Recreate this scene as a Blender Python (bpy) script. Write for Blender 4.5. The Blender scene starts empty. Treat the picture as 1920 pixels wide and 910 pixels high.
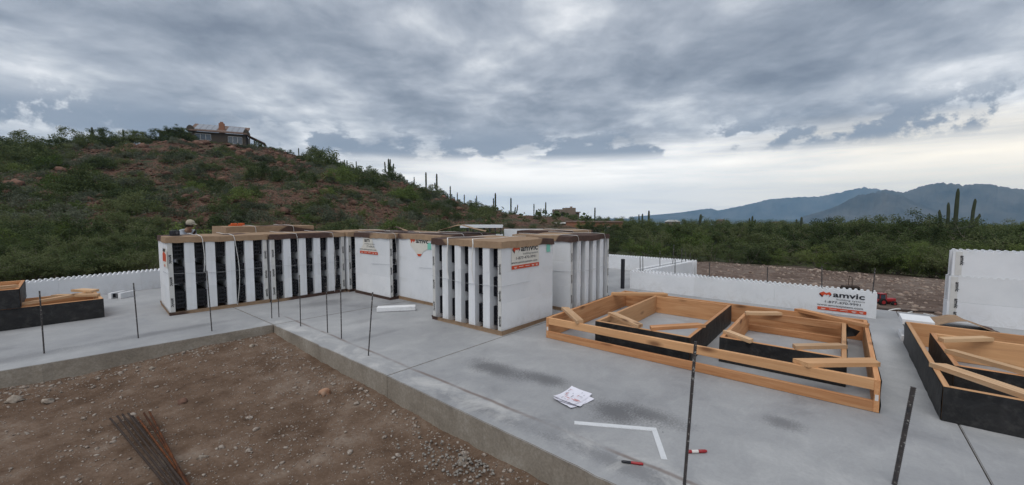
import bpy, bmesh, math, random
import numpy as np
from mathutils import Vector, Matrix, noise as mnoise
R = math.radians
scn = bpy.context.scene
col = scn.collection
random.seed(7); rng = np.random.default_rng(7)

# ---------------------------------------------------------------- camera
AZ = math.atan2(620, 762)            # heading, ccw from +X (the building's own axes are X and Y)
PITCH = math.atan(50 / 762)
cd = bpy.data.cameras.new('camera'); cam = bpy.data.objects.new('camera', cd); col.objects.link(cam)
cam.location = (0, 0, 1.6); cam.rotation_euler = (math.pi / 2 - PITCH, 0, AZ - math.pi / 2)
cd.sensor_width = 36; cd.lens = 762 / 1920 * 36; cd.clip_start = 0.05; cd.clip_end = 60000
scn.camera = cam
FW = Vector((math.cos(AZ), math.sin(AZ), 0)); RT = Vector((math.sin(AZ), -math.cos(AZ), 0))

# ---------------------------------------------------------------- node helper
class NT:
    def __init__(s, tree): s.t = tree; s.n = tree.nodes; s.l = tree.links
    def add(s, typ, ins=None, **props):
        nd = s.n.new(typ)
        for k, v in props.items(): setattr(nd, k, v)
        for k, v in (ins or {}).items():
            sock = nd.inputs[k]
            if isinstance(v, bpy.types.NodeSocket): s.l.new(v, sock)
            else: sock.default_value = v
        return nd
    def m(s, op, a, b=0.0, c=0.0, clamp=False):
        return s.add('ShaderNodeMath', {0: a, 1: b, 2: c}, operation=op, use_clamp=clamp).outputs[0]
    def vm(s, op, a, b=(0, 0, 0)):
        return s.add('ShaderNodeVectorMath', {0: a, 1: b}, operation=op)
    def noise(s, vec, scale, detail=4, rough=.5, dist=0.0):
        ins = {'Scale': scale, 'Detail': detail, 'Roughness': rough, 'Distortion': dist}
        if vec is not None: ins['Vector'] = vec
        return s.add('ShaderNodeTexNoise', ins).outputs['Fac']
    def ramp(s, fac, stops, interp='LINEAR'):
        r = s.add('ShaderNodeValToRGB', {'Fac': fac}); r.color_ramp.interpolation = interp
        e = r.color_ramp.elements
        while len(e) < len(stops): e.new(.5)
        for i, (p, c) in enumerate(stops):
            e[i].position = p
            e[i].color = (c, c, c, 1) if isinstance(c, (int, float)) else (*c, 1)
        return r.outputs['Color']
    def mix(s, f, a, b, mode='MIX'):
        n = s.add('ShaderNodeMix', data_type='RGBA', blend_type=mode)
        for k, v in ((0, f), (6, a), (7, b)):
            if isinstance(v, bpy.types.NodeSocket): s.l.new(v, n.inputs[k])
            else: n.inputs[k].default_value = v if k == 0 else (*v, 1)
        return n.outputs[2]
    def rng(s, v, a, b, c=0.0, d=1.0, smooth=False):
        return s.add('ShaderNodeMapRange', {0: v, 1: a, 2: b, 3: c, 4: d}, interpolation_type='SMOOTHSTEP' if smooth else 'LINEAR').outputs[0]
    def sep(s, v):
        o = s.add('ShaderNodeSeparateXYZ', {0: v}).outputs; return o[0], o[1], o[2]
    def comb(s, x=0.0, y=0.0, z=0.0): return s.add('ShaderNodeCombineXYZ', {0: x, 1: y, 2: z}).outputs[0]

# ---------------------------------------------------------------- world: overcast sky
SUN_EL, SUN_AZ = 58, math.degrees(AZ) + 150      # azimuth ccw from +X towards the sun
w = bpy.data.worlds.new('World'); scn.world = w; w.use_nodes = True
t = NT(w.node_tree); t.n.clear()
geo = t.add('ShaderNodeTexCoord').outputs['Generated']
sky = t.add('ShaderNodeTexSky', sky_type='NISHITA', sun_disc=False, sun_elevation=R(SUN_EL), sun_rotation=R(90 - SUN_AZ), dust_density=3.0)
loc = t.add('ShaderNodeVectorRotate', {'Vector': geo, 'Angle': math.pi / 2 - AZ}, rotation_type='Z_AXIS').outputs[0]   # y = view heading
lx, ly, lz = t.sep(loc)
zp = t.m('MAXIMUM', lz, 0.0)
den = t.m('ADD', zp, .15)
P = t.comb(t.m('DIVIDE', lx, den), t.m('MULTIPLY', t.m('DIVIDE', ly, den), .95), 0.0)
warp = t.add('ShaderNodeTexNoise', {'Vector': P, 'Scale': 1.3, 'Detail': 3}).outputs['Color']
P2 = t.vm('ADD', P, t.vm('MULTIPLY', t.vm('SUBTRACT', warp, (.5, .5, .5)).outputs[0], (.3, .3, 0)).outputs[0]).outputs[0]
n1 = t.noise(P2, .95, 8, .52)
n2 = t.noise(t.vm('ADD', P2, (7.3, 2.1, 0)).outputs[0], 2.9, 8, .56, 0.0)
n3 = t.noise(t.vm('ADD', P2, (1.7, 9.4, 0)).outputs[0], .42, 3, .5)
v = t.m('ADD', t.m('ADD', t.m('MULTIPLY', n1, .50), t.m('MULTIPLY', n2, .32)), t.m('MULTIPLY', n3, .18))
deck = t.ramp(v, [(.385, (.20, .23, .285)), (.45, (.305, .34, .40)), (.50, (.43, .465, .525)), (.545, (.61, .64, .685)), (.605, (.92, .93, .95))])
# thin bright layer below the edge of the deck, warm towards the right
warm = t.rng(lx, .25, .8, 0, 1, True)
streak = t.noise(t.comb(t.m('MULTIPLY', lx, 2.2), t.m('MULTIPLY', ly, 2.2), t.m('MULTIPLY', lz, 26.0)), 1.3, 6, .6, .2)
hcol = t.mix(warm, (1.55, 1.49, 1.40), (1.60, 1.44, 1.18))
hcol = t.mix(t.rng(streak, .42, .66, 0, .42), hcol, (.95, .97, .98))
edge = t.m('ADD', t.m('ADD', lz, t.m('MULTIPLY', t.m('MAXIMUM', t.m('MULTIPLY', lx, -1.0), 0.0), .10)), t.m('MULTIPLY', t.m('SUBTRACT', streak, .5), .07))
gap = t.rng(edge, .085, .20, 1, 0, True)
skyc = t.mix(gap, deck, hcol)
# row of small ragged cumulus under the deck
az = t.m('DIVIDE', lx, t.m('MAXIMUM', t.m('ABSOLUTE', ly), .05))
pc = t.comb(az, t.m('MULTIPLY', lz, 2.4), t.m('MULTIPLY', ly, .4))
pn = t.m('ADD', t.m('MULTIPLY', t.noise(pc, 3.6, 2, .5), .6), t.m('MULTIPLY', t.noise(pc, 15, 7, .62), .4))
band = t.m('MULTIPLY', t.rng(lz, .125, .15, 0, 1, True), t.rng(lz, .17, .235, 1, 0, True))
puff = t.m('MULTIPLY', t.rng(pn, .465, .53, 0, 1, True), band)
skyc = t.mix(t.m('MULTIPLY', puff, .92), skyc, (.27, .315, .39))
nish = t.vm('SCALE', sky.outputs[0]); nish.inputs['Scale'].default_value = .10
skyc = t.mix(.06, skyc, nish.outputs[0])
bg = t.add('ShaderNodeBackground', {'Color': skyc, 'Strength': 1.12})
t.add('ShaderNodeOutputWorld', {'Surface': bg.outputs[0]})
w.cycles.sampling_method = 'MANUAL'; w.cycles.sample_map_resolution = 512

sd = bpy.data.lights.new('sun', 'SUN'); sun = bpy.data.objects.new('sun', sd); col.objects.link(sun)
sd.energy = 1.5; sd.angle = R(50); sd.color = (1, .975, .94)
sv = Vector((math.cos(R(SUN_AZ)) * math.cos(R(SUN_EL)), math.sin(R(SUN_AZ)) * math.cos(R(SUN_EL)), math.sin(R(SUN_EL))))
sun.rotation_euler = sv.to_track_quat('Z', 'Y').to_euler(); sun.location = (0, 0, 40)

vs = scn.view_settings
vs.view_transform = 'Standard'; vs.look = 'None'; vs.exposure = 0.0; vs.gamma = 1.0; vs.use_curve_mapping = False
cy = scn.cycles
cy.use_denoising = True; cy.max_bounces = 6; cy.diffuse_bounces = 3; cy.glossy_bounces = 2; cy.transmission_bounces = 3
cy.transparent_max_bounces = 6; cy.volume_bounces = 0; cy.caustics_reflective = False; cy.caustics_refractive = False

# ---------------------------------------------------------------- object helpers
def tag(o, label=None, cat=None, group=None, kind=None):
    if label: o['label'] = label
    if cat: o['category'] = cat
    if group: o['group'] = group
    if kind: o['kind'] = kind
    return o
def empty(name, loc=(0, 0, 0), rz=0.0):
    o = bpy.data.objects.new(name, None); o.empty_display_size = .1
    col.objects.link(o); o.location = loc; o.rotation_euler = (0, 0, rz); return o
def link(name, me, parent=None, loc=None, rot=None, scale=None):
    o = bpy.data.objects.new(name, me); col.objects.link(o)
    if parent: o.parent = parent
    if loc is not None: o.location = loc
    if rot is not None: o.rotation_euler = rot
    if scale is not None: o.scale = scale if hasattr(scale, '__len__') else (scale,) * 3
    return o
class MB:
    """collects shapes into one mesh"""
    def __init__(s): s.v = []; s.f = []; s.mi = []; s.cur = 0
    def add(s, vs, fs, M=None):
        b = len(s.v)
        s.v += [tuple(M @ Vector(p)) if M else tuple(p) for p in vs]
        s.f += [tuple(i + b for i in f) for f in fs]; s.mi += [s.cur] * len(fs); return s
    def box(s, x0, x1, y0, y1, z0, z1, M=None):
        vs = [(x, y, z) for x in (x0, x1) for y in (y0, y1) for z in (z0, z1)]
        return s.add(vs, [(0, 1, 3, 2), (4, 6, 7, 5), (0, 4, 5, 1), (2, 3, 7, 6), (0, 2, 6, 4), (1, 5, 7, 3)], M)
    def cbox(s, x0, x1, y0, y1, z0, z1, c=.004, M=None):
        """box with chamfered edges"""
        bm = bmesh.new(); bmesh.ops.create_cube(bm, size=1)
        for q in bm.verts:
            q.co = Vector(((x0 + x1) / 2 + q.co.x * (x1 - x0), (y0 + y1) / 2 + q.co.y * (y1 - y0), (z0 + z1) / 2 + q.co.z * (z1 - z0)))
        bmesh.ops.bevel(bm, geom=bm.edges[:], offset=c, segments=1, affect='EDGES')
        bm.verts.index_update()
        s.add([q.co.copy() for q in bm.verts], [[q.index for q in f.verts] for f in bm.faces], M); bm.free(); return s
    def prism(s, poly, z0, z1, M=None):
        n = len(poly)
        vs = [(x, y, z0) for x, y in poly] + [(x, y, z1) for x, y in poly]
        fs = [tuple(range(n - 1, -1, -1)), tuple(range(n, 2 * n))] + [(i, (i + 1) % n, n + (i + 1) % n, n + i) for i in range(n)]
        return s.add(vs, fs, M)
    def tube(s, pts, rad, n=8, caps=True, flat=1.0):
        pts = [Vector(p) for p in pts]; k = len(pts)
        rad = [rad] * k if isinstance(rad, (int, float)) else rad
        vs = []; ref = None
        for i, p in enumerate(pts):
            d = (pts[min(i + 1, k - 1)] - pts[max(i - 1, 0)]).normalized()
            if ref is None: ref = Vector((0, 0, 1)) if abs(d.z) < .9 else Vector((1, 0, 0))
            u = d.cross(ref).normalized(); q = u.cross(d).normalized(); ref = q
            for j in range(n):
                a = 2 * math.pi * j / n
                vs.append(p + u * math.cos(a) * rad[i] + q * math.sin(a) * rad[i] * flat)
        fs = [(i * n + j, i * n + (j + 1) % n, (i + 1) * n + (j + 1) % n, (i + 1) * n + j) for i in range(k - 1) for j in range(n)]
        if caps: fs += [tuple(range(n - 1, -1, -1)), tuple((k - 1) * n + j for j in range(n))]
        return s.add(vs, fs)
    def lathe(s, prof, n=16, M=None):
        """(radius, z) profile about z"""
        k = len(prof)
        vs = [(r * math.cos(2 * math.pi * j / n), r * math.sin(2 * math.pi * j / n), z) for r, z in prof for j in range(n)]
        fs = [(i * n + j, i * n + (j + 1) % n, (i + 1) * n + (j + 1) % n, (i + 1) * n + j) for i in range(k - 1) for j in range(n)]
        fs += [tuple(range(n - 1, -1, -1)), tuple((k - 1) * n + j for j in range(n))]
        return s.add(vs, fs, M)
    def mesh(s, name, mats, smooth=False):
        me = bpy.data.meshes.new(name); me.from_pydata(s.v, [], s.f); me.update()
        for m in (mats if isinstance(mats, (list, tuple)) else [mats]): me.materials.append(m)
        if any(s.mi): me.polygons.foreach_set('material_index', s.mi)
        if smooth: me.polygons.foreach_set('use_smooth', [True] * len(me.polygons))
        return me
    def build(s, name, mats, parent=None, smooth=False, **kw):
        return link(name, s.mesh(name, mats, smooth), parent, **kw)
def np_mesh(name, V, F, mats, smooth=False):
    """fast mesh from arrays; F is (n, 3 or 4)"""
    me = bpy.data.meshes.new(name); V = np.asarray(V, np.float32); F = np.asarray(F, np.int32); k = F.shape[1]
    me.vertices.add(len(V)); me.vertices.foreach_set('co', V.ravel())
    me.loops.add(F.size); me.loops.foreach_set('vertex_index', F.ravel())
    me.polygons.add(len(F)); me.polygons.foreach_set('loop_start', np.arange(0, F.size, k, dtype=np.int32))
    for m in (mats if isinstance(mats, (list, tuple)) else [mats]): me.materials.append(m)
    if smooth: me.polygons.foreach_set('use_smooth', np.ones(len(F), bool))
    me.update(calc_edges=True); me.validate(); return me
def obj_group(o): return o
_tc = {}
def text_mesh(body, size, mat, align='LEFT', bold=0.0):
    k = (body, size, mat.name, align, bold)
    if k not in _tc:
        c = bpy.data.curves.new('text', 'FONT'); c.body = body; c.size = size; c.align_x = align; c.offset = bold; c.resolution_u = 3
        o = bpy.data.objects.new('text', c); col.objects.link(o); bpy.context.view_layer.update()
        me = bpy.data.meshes.new_from_object(o.evaluated_get(bpy.context.evaluated_depsgraph_get()))
        bpy.data.objects.remove(o); bpy.data.curves.remove(c)
        me.materials.clear(); me.materials.append(mat); me.name = 'lettering'; _tc[k] = me
    return _tc[k]

# ---------------------------------------------------------------- materials
def pmat(name, rough=.8, spec=.3):
    m = bpy.data.materials.new(name); m.use_nodes = True; t = NT(m.node_tree)
    b = m.node_tree.nodes['Principled BSDF']; b.inputs['Roughness'].default_value = rough
    b.inputs['Specular IOR Level'].default_value = spec
    return m, t, b
def bump(t, b, h, strength=.3, dist=.01):
    n = t.add('ShaderNodeBump', {'Strength': strength, 'Distance': dist, 'Height': h}); t.l.new(n.outputs[0], b.inputs['Normal'])
def objc(t): return t.add('ShaderNodeTexCoord').outputs['Object']
def pos(t): return t.add('ShaderNodeNewGeometry').outputs['Position']
def orand(t): return t.add('ShaderNodeObjectInfo').outputs['Random']
def simple(name, c0, c1=None, scale=12, rough=.8, spec=.3, bmp=0.0, world=False, var=0.0, detail=5):
    m, t, b = pmat(name, rough, spec); v = pos(t) if world else objc(t)
    n = t.noise(v, scale, detail, .6)
    c = t.mix(t.rng(n, .3, .7), c0, c1 or tuple(x * .8 for x in c0))
    if var:
        c = t.mix(1.0, c, t.ramp(orand(t), [(0, 1 - var), (1, 1 + var)]), 'MULTIPLY')
    t.l.new(c, b.inputs['Base Color'])
    if bmp: bump(t, b, n, bmp, .01)
    return m
M = {}
# concrete slab
def concrete():
    m, t, b = pmat('concrete', .75, .35); p = pos(t); x, y, z = t.sep(p)
    big = t.noise(p, .55, 5, .6, .4); mid = t.noise(p, 2.3, 7, .72, .6); fine = t.noise(p, 45, 4, .7)
    c = t.ramp(t.m('ADD', t.m('MULTIPLY', big, .55), t.m('MULTIPLY', mid, .45)), [(.33, (.22, .222, .23)), (.45, (.32, .323, .33)), (.54, (.375, .377, .38)), (.66, (.475, .475, .472))])
    c = t.mix(t.rng(fine, .3, .75, 0, .25), c, (.20, .20, .20))
    sw = t.noise(t.vm('MULTIPLY', p, (1.2, 5, 1)).outputs[0], 2.6, 6, .7, 1.5)
    c = t.mix(t.rng(sw, .56, .72, 0, .18), c, (.52, .52, .515))
    # damp and dirty patches
    ragged = t.m('ADD', t.m('MULTIPLY', t.m('SUBTRACT', t.noise(p, 3.2, 7, .66), .5), 1.5), t.m('MULTIPLY', t.m('SUBTRACT', t.noise(p, 60, 3, .8), .5), 2.2))
    st = None
    for (cx, cy, ax, ay, k) in [(3.12, 2.75, .17, .36, .95), (3.22, 2.2, .12, .28, .85), (3.03, 1.36, .16, .26, .95), (3.17, 1.12, .12, .26, .8), (3.70, .29, .11, .14, .7), (1.25, 7.22, .75, .13, .55), (-.2, 7.15, .8, .16, .45),
                                (3.5, 7.35, .45, .25, .5), (2.4, .95, .08, .6, .5), (2.38, 2.2, .07, .5, .4), (3.0, 4.8, .4, .07, .35), (6.6, -.42, .8, .12, -.5), (3.3, 5.6, .25, .1, .3)]:
        d = t.m('SQRT', t.m('ADD', t.m('POWER', t.m('DIVIDE', t.m('SUBTRACT', x, cx), ax), 2.0), t.m('POWER', t.m('DIVIDE', t.m('SUBTRACT', y, cy), ay), 2.0)))
        s = t.m('MULTIPLY', t.rng(t.m('ADD', d, ragged), .25, 1.45, 1, 0, True), abs(k) * .9)
        if k > 0: c = t.mix(s, c, (.115, .115, .12))
        else: c = t.mix(s, c, (.62, .62, .62))
    # rusty seam and pale laitance along the stem wall (its inner joint at X 2.53 - 2.6)
    seam = t.m('ADD', t.m('SUBTRACT', x, t.m('MULTIPLY', y, .029)), t.m('MULTIPLY', t.m('SUBTRACT', t.noise(p, 1.6, 5, .6), .5), .05))
    sm = t.rng(t.m('ABSOLUTE', t.m('SUBTRACT', seam, 2.474)), .004, .03, 1, 0, True)
    near = t.rng(y, 7.2, 6.6)
    sm = t.m('MULTIPLY', t.m('MULTIPLY', sm, t.rng(t.noise(p, 2.2, 3, .5), .38, .6, .15, 1)), near)
    lait = t.m('MULTIPLY', t.m('MULTIPLY', t.rng(t.m('ABSOLUTE', t.m('SUBTRACT', x, 2.44)), .05, .22, 1, 0, True), t.rng(mid, .46, .62)), near)
    c = t.mix(t.m('MULTIPLY', lait, .55), c, (.55, .54, .52))
    c = t.mix(t.m('MULTIPLY', sm, .75), c, (.17, .125, .105))
    # the vertical stem face is rougher and browner
    nz = t.sep(t.add('ShaderNodeNewGeometry').outputs['Normal'])[2]
    face = t.ramp(t.m('ADD', t.m('MULTIPLY', mid, .6), t.m('MULTIPLY', fine, .4)), [(.33, (.17, .145, .115)), (.5, (.28, .245, .20)), (.66, (.40, .365, .315))])
    c = t.mix(t.rng(nz, .3, .7, 1, 0), c, face)
    t.l.new(c, b.inputs['Base Color'])
    t.l.new(t.rng(mid, .3, .7, .55, .85), b.inputs['Roughness'])
    bump(t, b, t.m('ADD', t.m('MULTIPLY', mid, .5), t.m('MULTIPLY', fine, .4)), .35, .006)
    return m
M['concrete'] = concrete()
def dirt(name, shift=0.0, tint=(1, 1, 1)):
    m, t, b = pmat(name, .95, .1); p = pos(t)
    big = t.noise(p, .7, 5, .6, .3); mid = t.noise(p, 4, 6, .65); fine = t.noise(p, 38, 5, .7)
    c = t.ramp(t.m('ADD', t.m('ADD', t.m('MULTIPLY', big, .45), t.m('MULTIPLY', mid, .35)), t.m('MULTIPLY', fine, .2)),
               [(.36, (.062, .040, .027)), (.45, (.115, .074, .050)), (.53, (.168, .115, .082)), (.64, (.27, .215, .17))])
    vo = t.add('ShaderNodeTexVoronoi', {'Vector': p, 'Scale': 46.0, 'Randomness': 1.0})
    sp = t.m('MULTIPLY', t.rng(vo.outputs['Distance'], .18, .30, 1, 0), t.rng(t.sep(vo.outputs['Color'])[0], .62, .7))
    sp = t.m('MULTIPLY', sp, t.rng(mid, .4, .6, .25, 1))
    c = t.mix(t.m('MULTIPLY', sp, .75), c, (.36, .32, .28))
    c = t.mix(1.0, c, tint, 'MULTIPLY')
    t.l.new(c, b.inputs['Base Color'])
    bump(t, b, t.m('ADD', t.m('ADD', t.m('MULTIPLY', fine, .5), mid), t.m('MULTIPLY', sp, .5)), .9, .02)
    return m
M['dirt'] = dirt('dirt')
def terrain_mat():
    m, t, b = pmat('terrain', .95, .1); p = pos(t)
    r = t.vm('LENGTH', p).outputs['Value']; x, y, z = t.sep(p)
    fine = t.noise(p, 3.5, 6, .7); mid = t.noise(p, .35, 5, .6); big = t.noise(p, .045, 4, .6)
    pad = t.ramp(t.m('ADD', t.m('MULTIPLY', fine, .6), t.m('MULTIPLY', mid, .4)), [(.36, (.11, .076, .06)), (.5, (.20, .145, .118)), (.64, (.31, .255, .215))])
    rock = t.ramp(fine, [(.36, (.032, .022, .018)), (.47, (.105, .06, .042)), (.56, (.165, .096, .069)), (.68, (.23, .15, .115))])
    green = t.ramp(fine, [(.35, (.03, .04, .022)), (.55, (.065, .078, .042)), (.7, (.11, .115, .07))])
    hill = t.mix(t.rng(mid, .50, .66), rock, green)
    plain = t.ramp(t.noise(p, .012, 5, .65), [(.36, (.035, .048, .035)), (.52, (.06, .075, .055)), (.66, (.14, .125, .10))])
    flat = t.mix(t.rng(r, 140, 320), green, plain)
    u = t.rng(t.m('ADD', t.m('MULTIPLY', z, 1.0), t.m('MULTIPLY', mid, .4)), -.9, .6)
    c = t.mix(u, flat, hill)
    edge = t.m('ADD', r, t.m('MULTIPLY', t.m('SUBTRACT', t.noise(p, .5, 4, .6), .5), 9.0))
    c = t.mix(t.rng(edge, 20, 23.5), pad, c)
    t.l.new(c, b.inputs['Base Color']); bump(t, b, fine, 1.0, .25); return m
M['terrain'] = terrain_mat()
def foam():
    m, t, b = pmat('white_foam', .7, .25); v = objc(t)
    n = t.noise(v, 3, 5, .6); f = t.noise(v, 220, 2, .5)
    c = t.mix(t.rng(n, .3, .75), (.80, .81, .83), (.72, .735, .76))
    c = t.mix(t.rng(t.noise(v, 1.3, 6, .7, .5), .58, .78, 0, .35), c, (.52, .50, .46))
    c = t.mix(1.0, c, t.ramp(orand(t), [(0, (.93, .93, .92)), (.6, (1, 1, 1)), (1, (1.03, 1.02, 1.0))]), 'MULTIPLY')
    wz = t.sep(pos(t))[2]; sc = t.noise(pos(t), 7, 6, .75, .8)
    c = t.mix(t.m('MULTIPLY', t.rng(wz, .02, .30, 1, 0), t.rng(sc, .46, .68, 0, .35)), c, (.42, .39, .35))
    c = t.mix(t.rng(sc, .66, .76, 0, .2), c, (.52, .50, .47))
    t.l.new(c, b.inputs['Base Color']); bump(t, b, t.m('ADD', f, t.m('MULTIPLY', sc, 2.0)), .15, .003); return m
M['foam'] = foam()
M['foam_print'] = simple('printed_strip', (.66, .65, .63), (.56, .55, .52), 8)
M['black_plastic'] = simple('black_plastic', (.012, .013, .018), (.022, .023, .03), 20, .45, .4)
M['paper'] = simple('sticker_paper', (.74, .71, .64), (.66, .63, .56), 6, .6)
M['ink'] = simple('black_ink', (.012, .012, .018), None, 5, .6)
M['grey_ink'] = simple('grey_ink', (.10, .10, .11), None, 5, .6)
M['red_ink'] = simple('red_ink', (.62, .085, .03), (.55, .07, .03), 5, .55)
M['dark_red_ink'] = simple('dark_red_ink', (.10, .012, .012), None, 5, .55)
M['mint'] = simple('mint_tag', (.24, .60, .48), (.20, .55, .44), 9, .6)
M['white_ink'] = simple('white_ink', (.75, .70, .66), None, 5, .6)
def cardboard():
    m, t, b = pmat('cardboard', .85, .15); v = objc(t)
    q = t.vm('ADD', v, t.vm('SCALE', t.comb(orand(t), orand(t), 0.0)).outputs[0]).outputs[0]
    sc = q.node.inputs[1].links[0].from_node; sc.inputs['Scale'].default_value = 37.0
    n = t.noise(q, .55, 3, .55, .4); f = t.noise(v, 14, 4, .6)
    c = t.mix(t.rng(f, .3, .7), (.37, .255, .165), (.29, .195, .125))
    c = t.mix(t.rng(n, .515, .535), c, t.mix(t.rng(f, .3, .7), (.105, .066, .054), (.072, .045, .038)))
    t.l.new(c, b.inputs['Base Color']); bump(t, b, t.m('ADD', f, n), .35, .01); return m
M['cardboard'] = cardboard()
M['strap'] = simple('white_strap', (.78, .77, .74), (.68, .67, .64), 9, .4)
M['film'] = simple('clear_strap', (.55, .56, .58), None, 9, .25)
def timber(name, c0, c1, c2):
    m, t, b = pmat(name, .7, .25); v = objc(t)
    off = t.vm('SCALE', t.comb(orand(t), orand(t), orand(t))); off.inputs['Scale'].default_value = 31.0
    q = t.vm('ADD', v, off.outputs[0]).outputs[0]
    q1 = t.vm('MULTIPLY', q, (.55, 9, 9)).outputs[0]
    g = t.noise(q1, 2.2, 6, .6, .9); g2 = t.noise(t.vm('MULTIPLY', q, (3, 90, 90)).outputs[0], 1.0, 3, .6)
    big = t.noise(q, 1.1, 3, .5)
    c = t.ramp(t.m('ADD', t.m('MULTIPLY', g, .75), t.m('MULTIPLY', g2, .25)), [(.33, c0), (.5, c1), (.67, c2)])
    c = t.mix(t.rng(t.m('FRACT', t.m('MULTIPLY', orand(t), 7.31)), .35, .9, 0, .4), c, (.62, .42, .23))
    vo = t.add('ShaderNodeTexVoronoi', {'Vector': t.vm('MULTIPLY', q, (2.2, 6, 6)).outputs[0], 'Scale': .9})
    c = t.mix(t.rng(vo.outputs['Distance'], .07, .22, .8, 0), c, (.13, .055, .025))
    c = t.mix(1.0, c, t.ramp(orand(t), [(0, (.86, .84, .84)), (1, (1.14, 1.12, 1.10))]), 'MULTIPLY')
    c = t.mix(1.0, c, t.ramp(big, [(.3, (.86, .84, .82)), (.7, (1.08, 1.06, 1.04))]), 'MULTIPLY')
    t.l.new(c, b.inputs['Base Color']); bump(t, b, g, .2, .003); return m
M['timber'] = timber('fir_timber', (.40, .18, .078), (.54, .275, .128), (.62, .36, .19))
M['pale_timber'] = timber('pale_timber', (.47, .29, .155), (.60, .40, .235), (.70, .51, .33))
def wrap():
    m, t, b = pmat('black_wrap', .55, .35); v = objc(t)
    n = t.noise(v, 5, 5, .6, 1.2); c = t.mix(t.rng(n, .35, .7), (.010, .010, .011), (.026, .025, .025)); c = t.mix(t.rng(t.noise(v, 9, 7, .75), .5, .72, 0, .5), c, (.085, .08, .075)); t.l.new(c, b.inputs['Base Color'])
    bump(t, b, n, .6, .012); return m
M['wrap'] = wrap()
def spattered():
    m, t, b = pmat('dark_rebar', .6, .4); v = objc(t)
    c = t.mix(t.rng(t.noise(v, 25, 4, .6), .35, .65), (.03, .03, .034), (.07, .058, .052))
    c = t.mix(t.rng(t.noise(v, 55, 3, .7), .60, .66), c, (.34, .33, .31)); t.l.new(c, b.inputs['Base Color']); return m
M['steel'] = spattered()
M['rust'] = simple('rusty_rebar', (.15, .05, .016), (.045, .022, .014), 14, .85, .2, .3, var=.3)
M['dull_steel'] = simple('weathered_rebar', (.035, .026, .022), (.065, .045, .035), 14, .8, .2, .3)
M['pebble'] = simple('pebble', (.44, .39, .34), (.15, .105, .078), 42, .9, .2, .3, world=True)
M['stone'] = simple('pale_stone', (.40, .35, .29), (.17, .13, .105), 22, .9, .2, .5, var=.2)
M['orange_stone'] = simple('orange_stone', (.44, .22, .13), (.36, .26, .19), 14, .9, .2, .5)
M['rock'] = simple('red_rock', (.225, .128, .092), (.085, .05, .038), 2.2, .9, .15, .6, var=.3)
M['sheet'] = simple('white_paper', (.80, .79, .86), (.74, .73, .80), 6, .6)
M['alu'] = simple('brushed_aluminium', (.72, .73, .74), (.62, .63, .64), 20, .38, .5)
M['red_plastic'] = simple('red_plastic', (.36, .016, .02), (.28, .012, .016), 9, .35, .5)
M['pvc'] = simple('white_pvc', (.72, .71, .68), (.6, .59, .56), 9, .45)
def leafmat(name, a, b_, c_):
    m, t, b = pmat(name, .8, .12)
    r = orand(t); n = t.noise(pos(t), .9, 3, .6); n2 = t.noise(pos(t), 6, 3, .6)
    f = t.m('ADD', t.m('ADD', t.m('MULTIPLY', r, .42), t.m('MULTIPLY', n, .36)), t.m('MULTIPLY', n2, .22))
    c = t.ramp(f, [(.28, a), (.5, b_), (.74, c_)]); t.l.new(c, b.inputs['Base Color'])
    tr = t.add('ShaderNodeBsdfTranslucent', {'Color': c}); mx = t.add('ShaderNodeMixShader', {0: .25, 1: b.outputs[0], 2: tr.outputs[0]})
    t.l.new(mx.outputs[0], t.n['Material Output'].inputs['Surface']); return m
M['leaf'] = leafmat('mesquite_leaf', (.046, .066, .028), (.092, .120, .048), (.155, .178, .080))
M['leaf_yellow'] = leafmat('palo_verde_leaf', (.070, .108, .032), (.118, .162, .048), (.175, .215, .072))
M['leaf_grey'] = leafmat('brittlebush_leaf', (.065, .08, .05), (.112, .128, .086), (.17, .182, .13))
M['bark'] = simple('bark', (.12, .10, .08), (.24, .21, .18), 10, .9, .1)
M['saguaro'] = simple('saguaro_skin', (.042, .054, .032), (.066, .076, .046), 3, .8, .2)
M['stucco_tan'] = simple('tan_stucco', (.24, .185, .14), (.20, .155, .12), 2, .9)
M['stucco_brown'] = simple('brown_stucco', (.095, .078, .063), (.075, .062, .05), 2, .9)
M['brick_orange'] = simple('orange_brick', (.34, .17, .105), (.28, .13, .08), 1.5, .9)
M['roof_tile'] = simple('roof_tile', (.20, .135, .105), (.15, .10, .08), 2, .9)
M['glass'] = simple('window_glass', (.05, .07, .09), (.07, .09, .12), 1, .06, .8)
M['dark_open'] = simple('dark_opening', (.015, .014, .014), None, 1, .7)
M['white_paint'] = simple('white_paint', (.7, .69, .66), None, 3, .6)
M['solar'] = simple('roof_panel', (.24, .26, .29), (.19, .20, .23), 2, .25, .5)
M['mountain'] = simple('mountain_rock', (.03, .042, .048), (.16, .15, .135), .0032, .95, .1, world=True, detail=9)  # rock tone; its strong light-dark noise imitates the shading of ridge relief
M['skin'] = simple('skin', (.30, .17, .11), None, 5, .6)
M['shirt'] = simple('grey_shirt', (.40, .42, .46), (.33, .35, .39), 9, .9)
M['denim'] = simple('denim', (.06, .075, .11), None, 9, .9)
M['khaki'] = simple('khaki_cloth', (.42, .38, .30), (.36, .32, .25), 9, .9)
M['hair'] = simple('dark_hair', (.02, .015, .012), None, 9, .7)
M['orange'] = simple('orange_plastic', (.65, .12, .03), None, 9, .5)
M['tyre'] = simple('black_rubber', (.015, .015, .015), None, 9, .8)
M['yellow'] = simple('yellow_tape', (.5, .36, .05), None, 9, .5)

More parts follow.
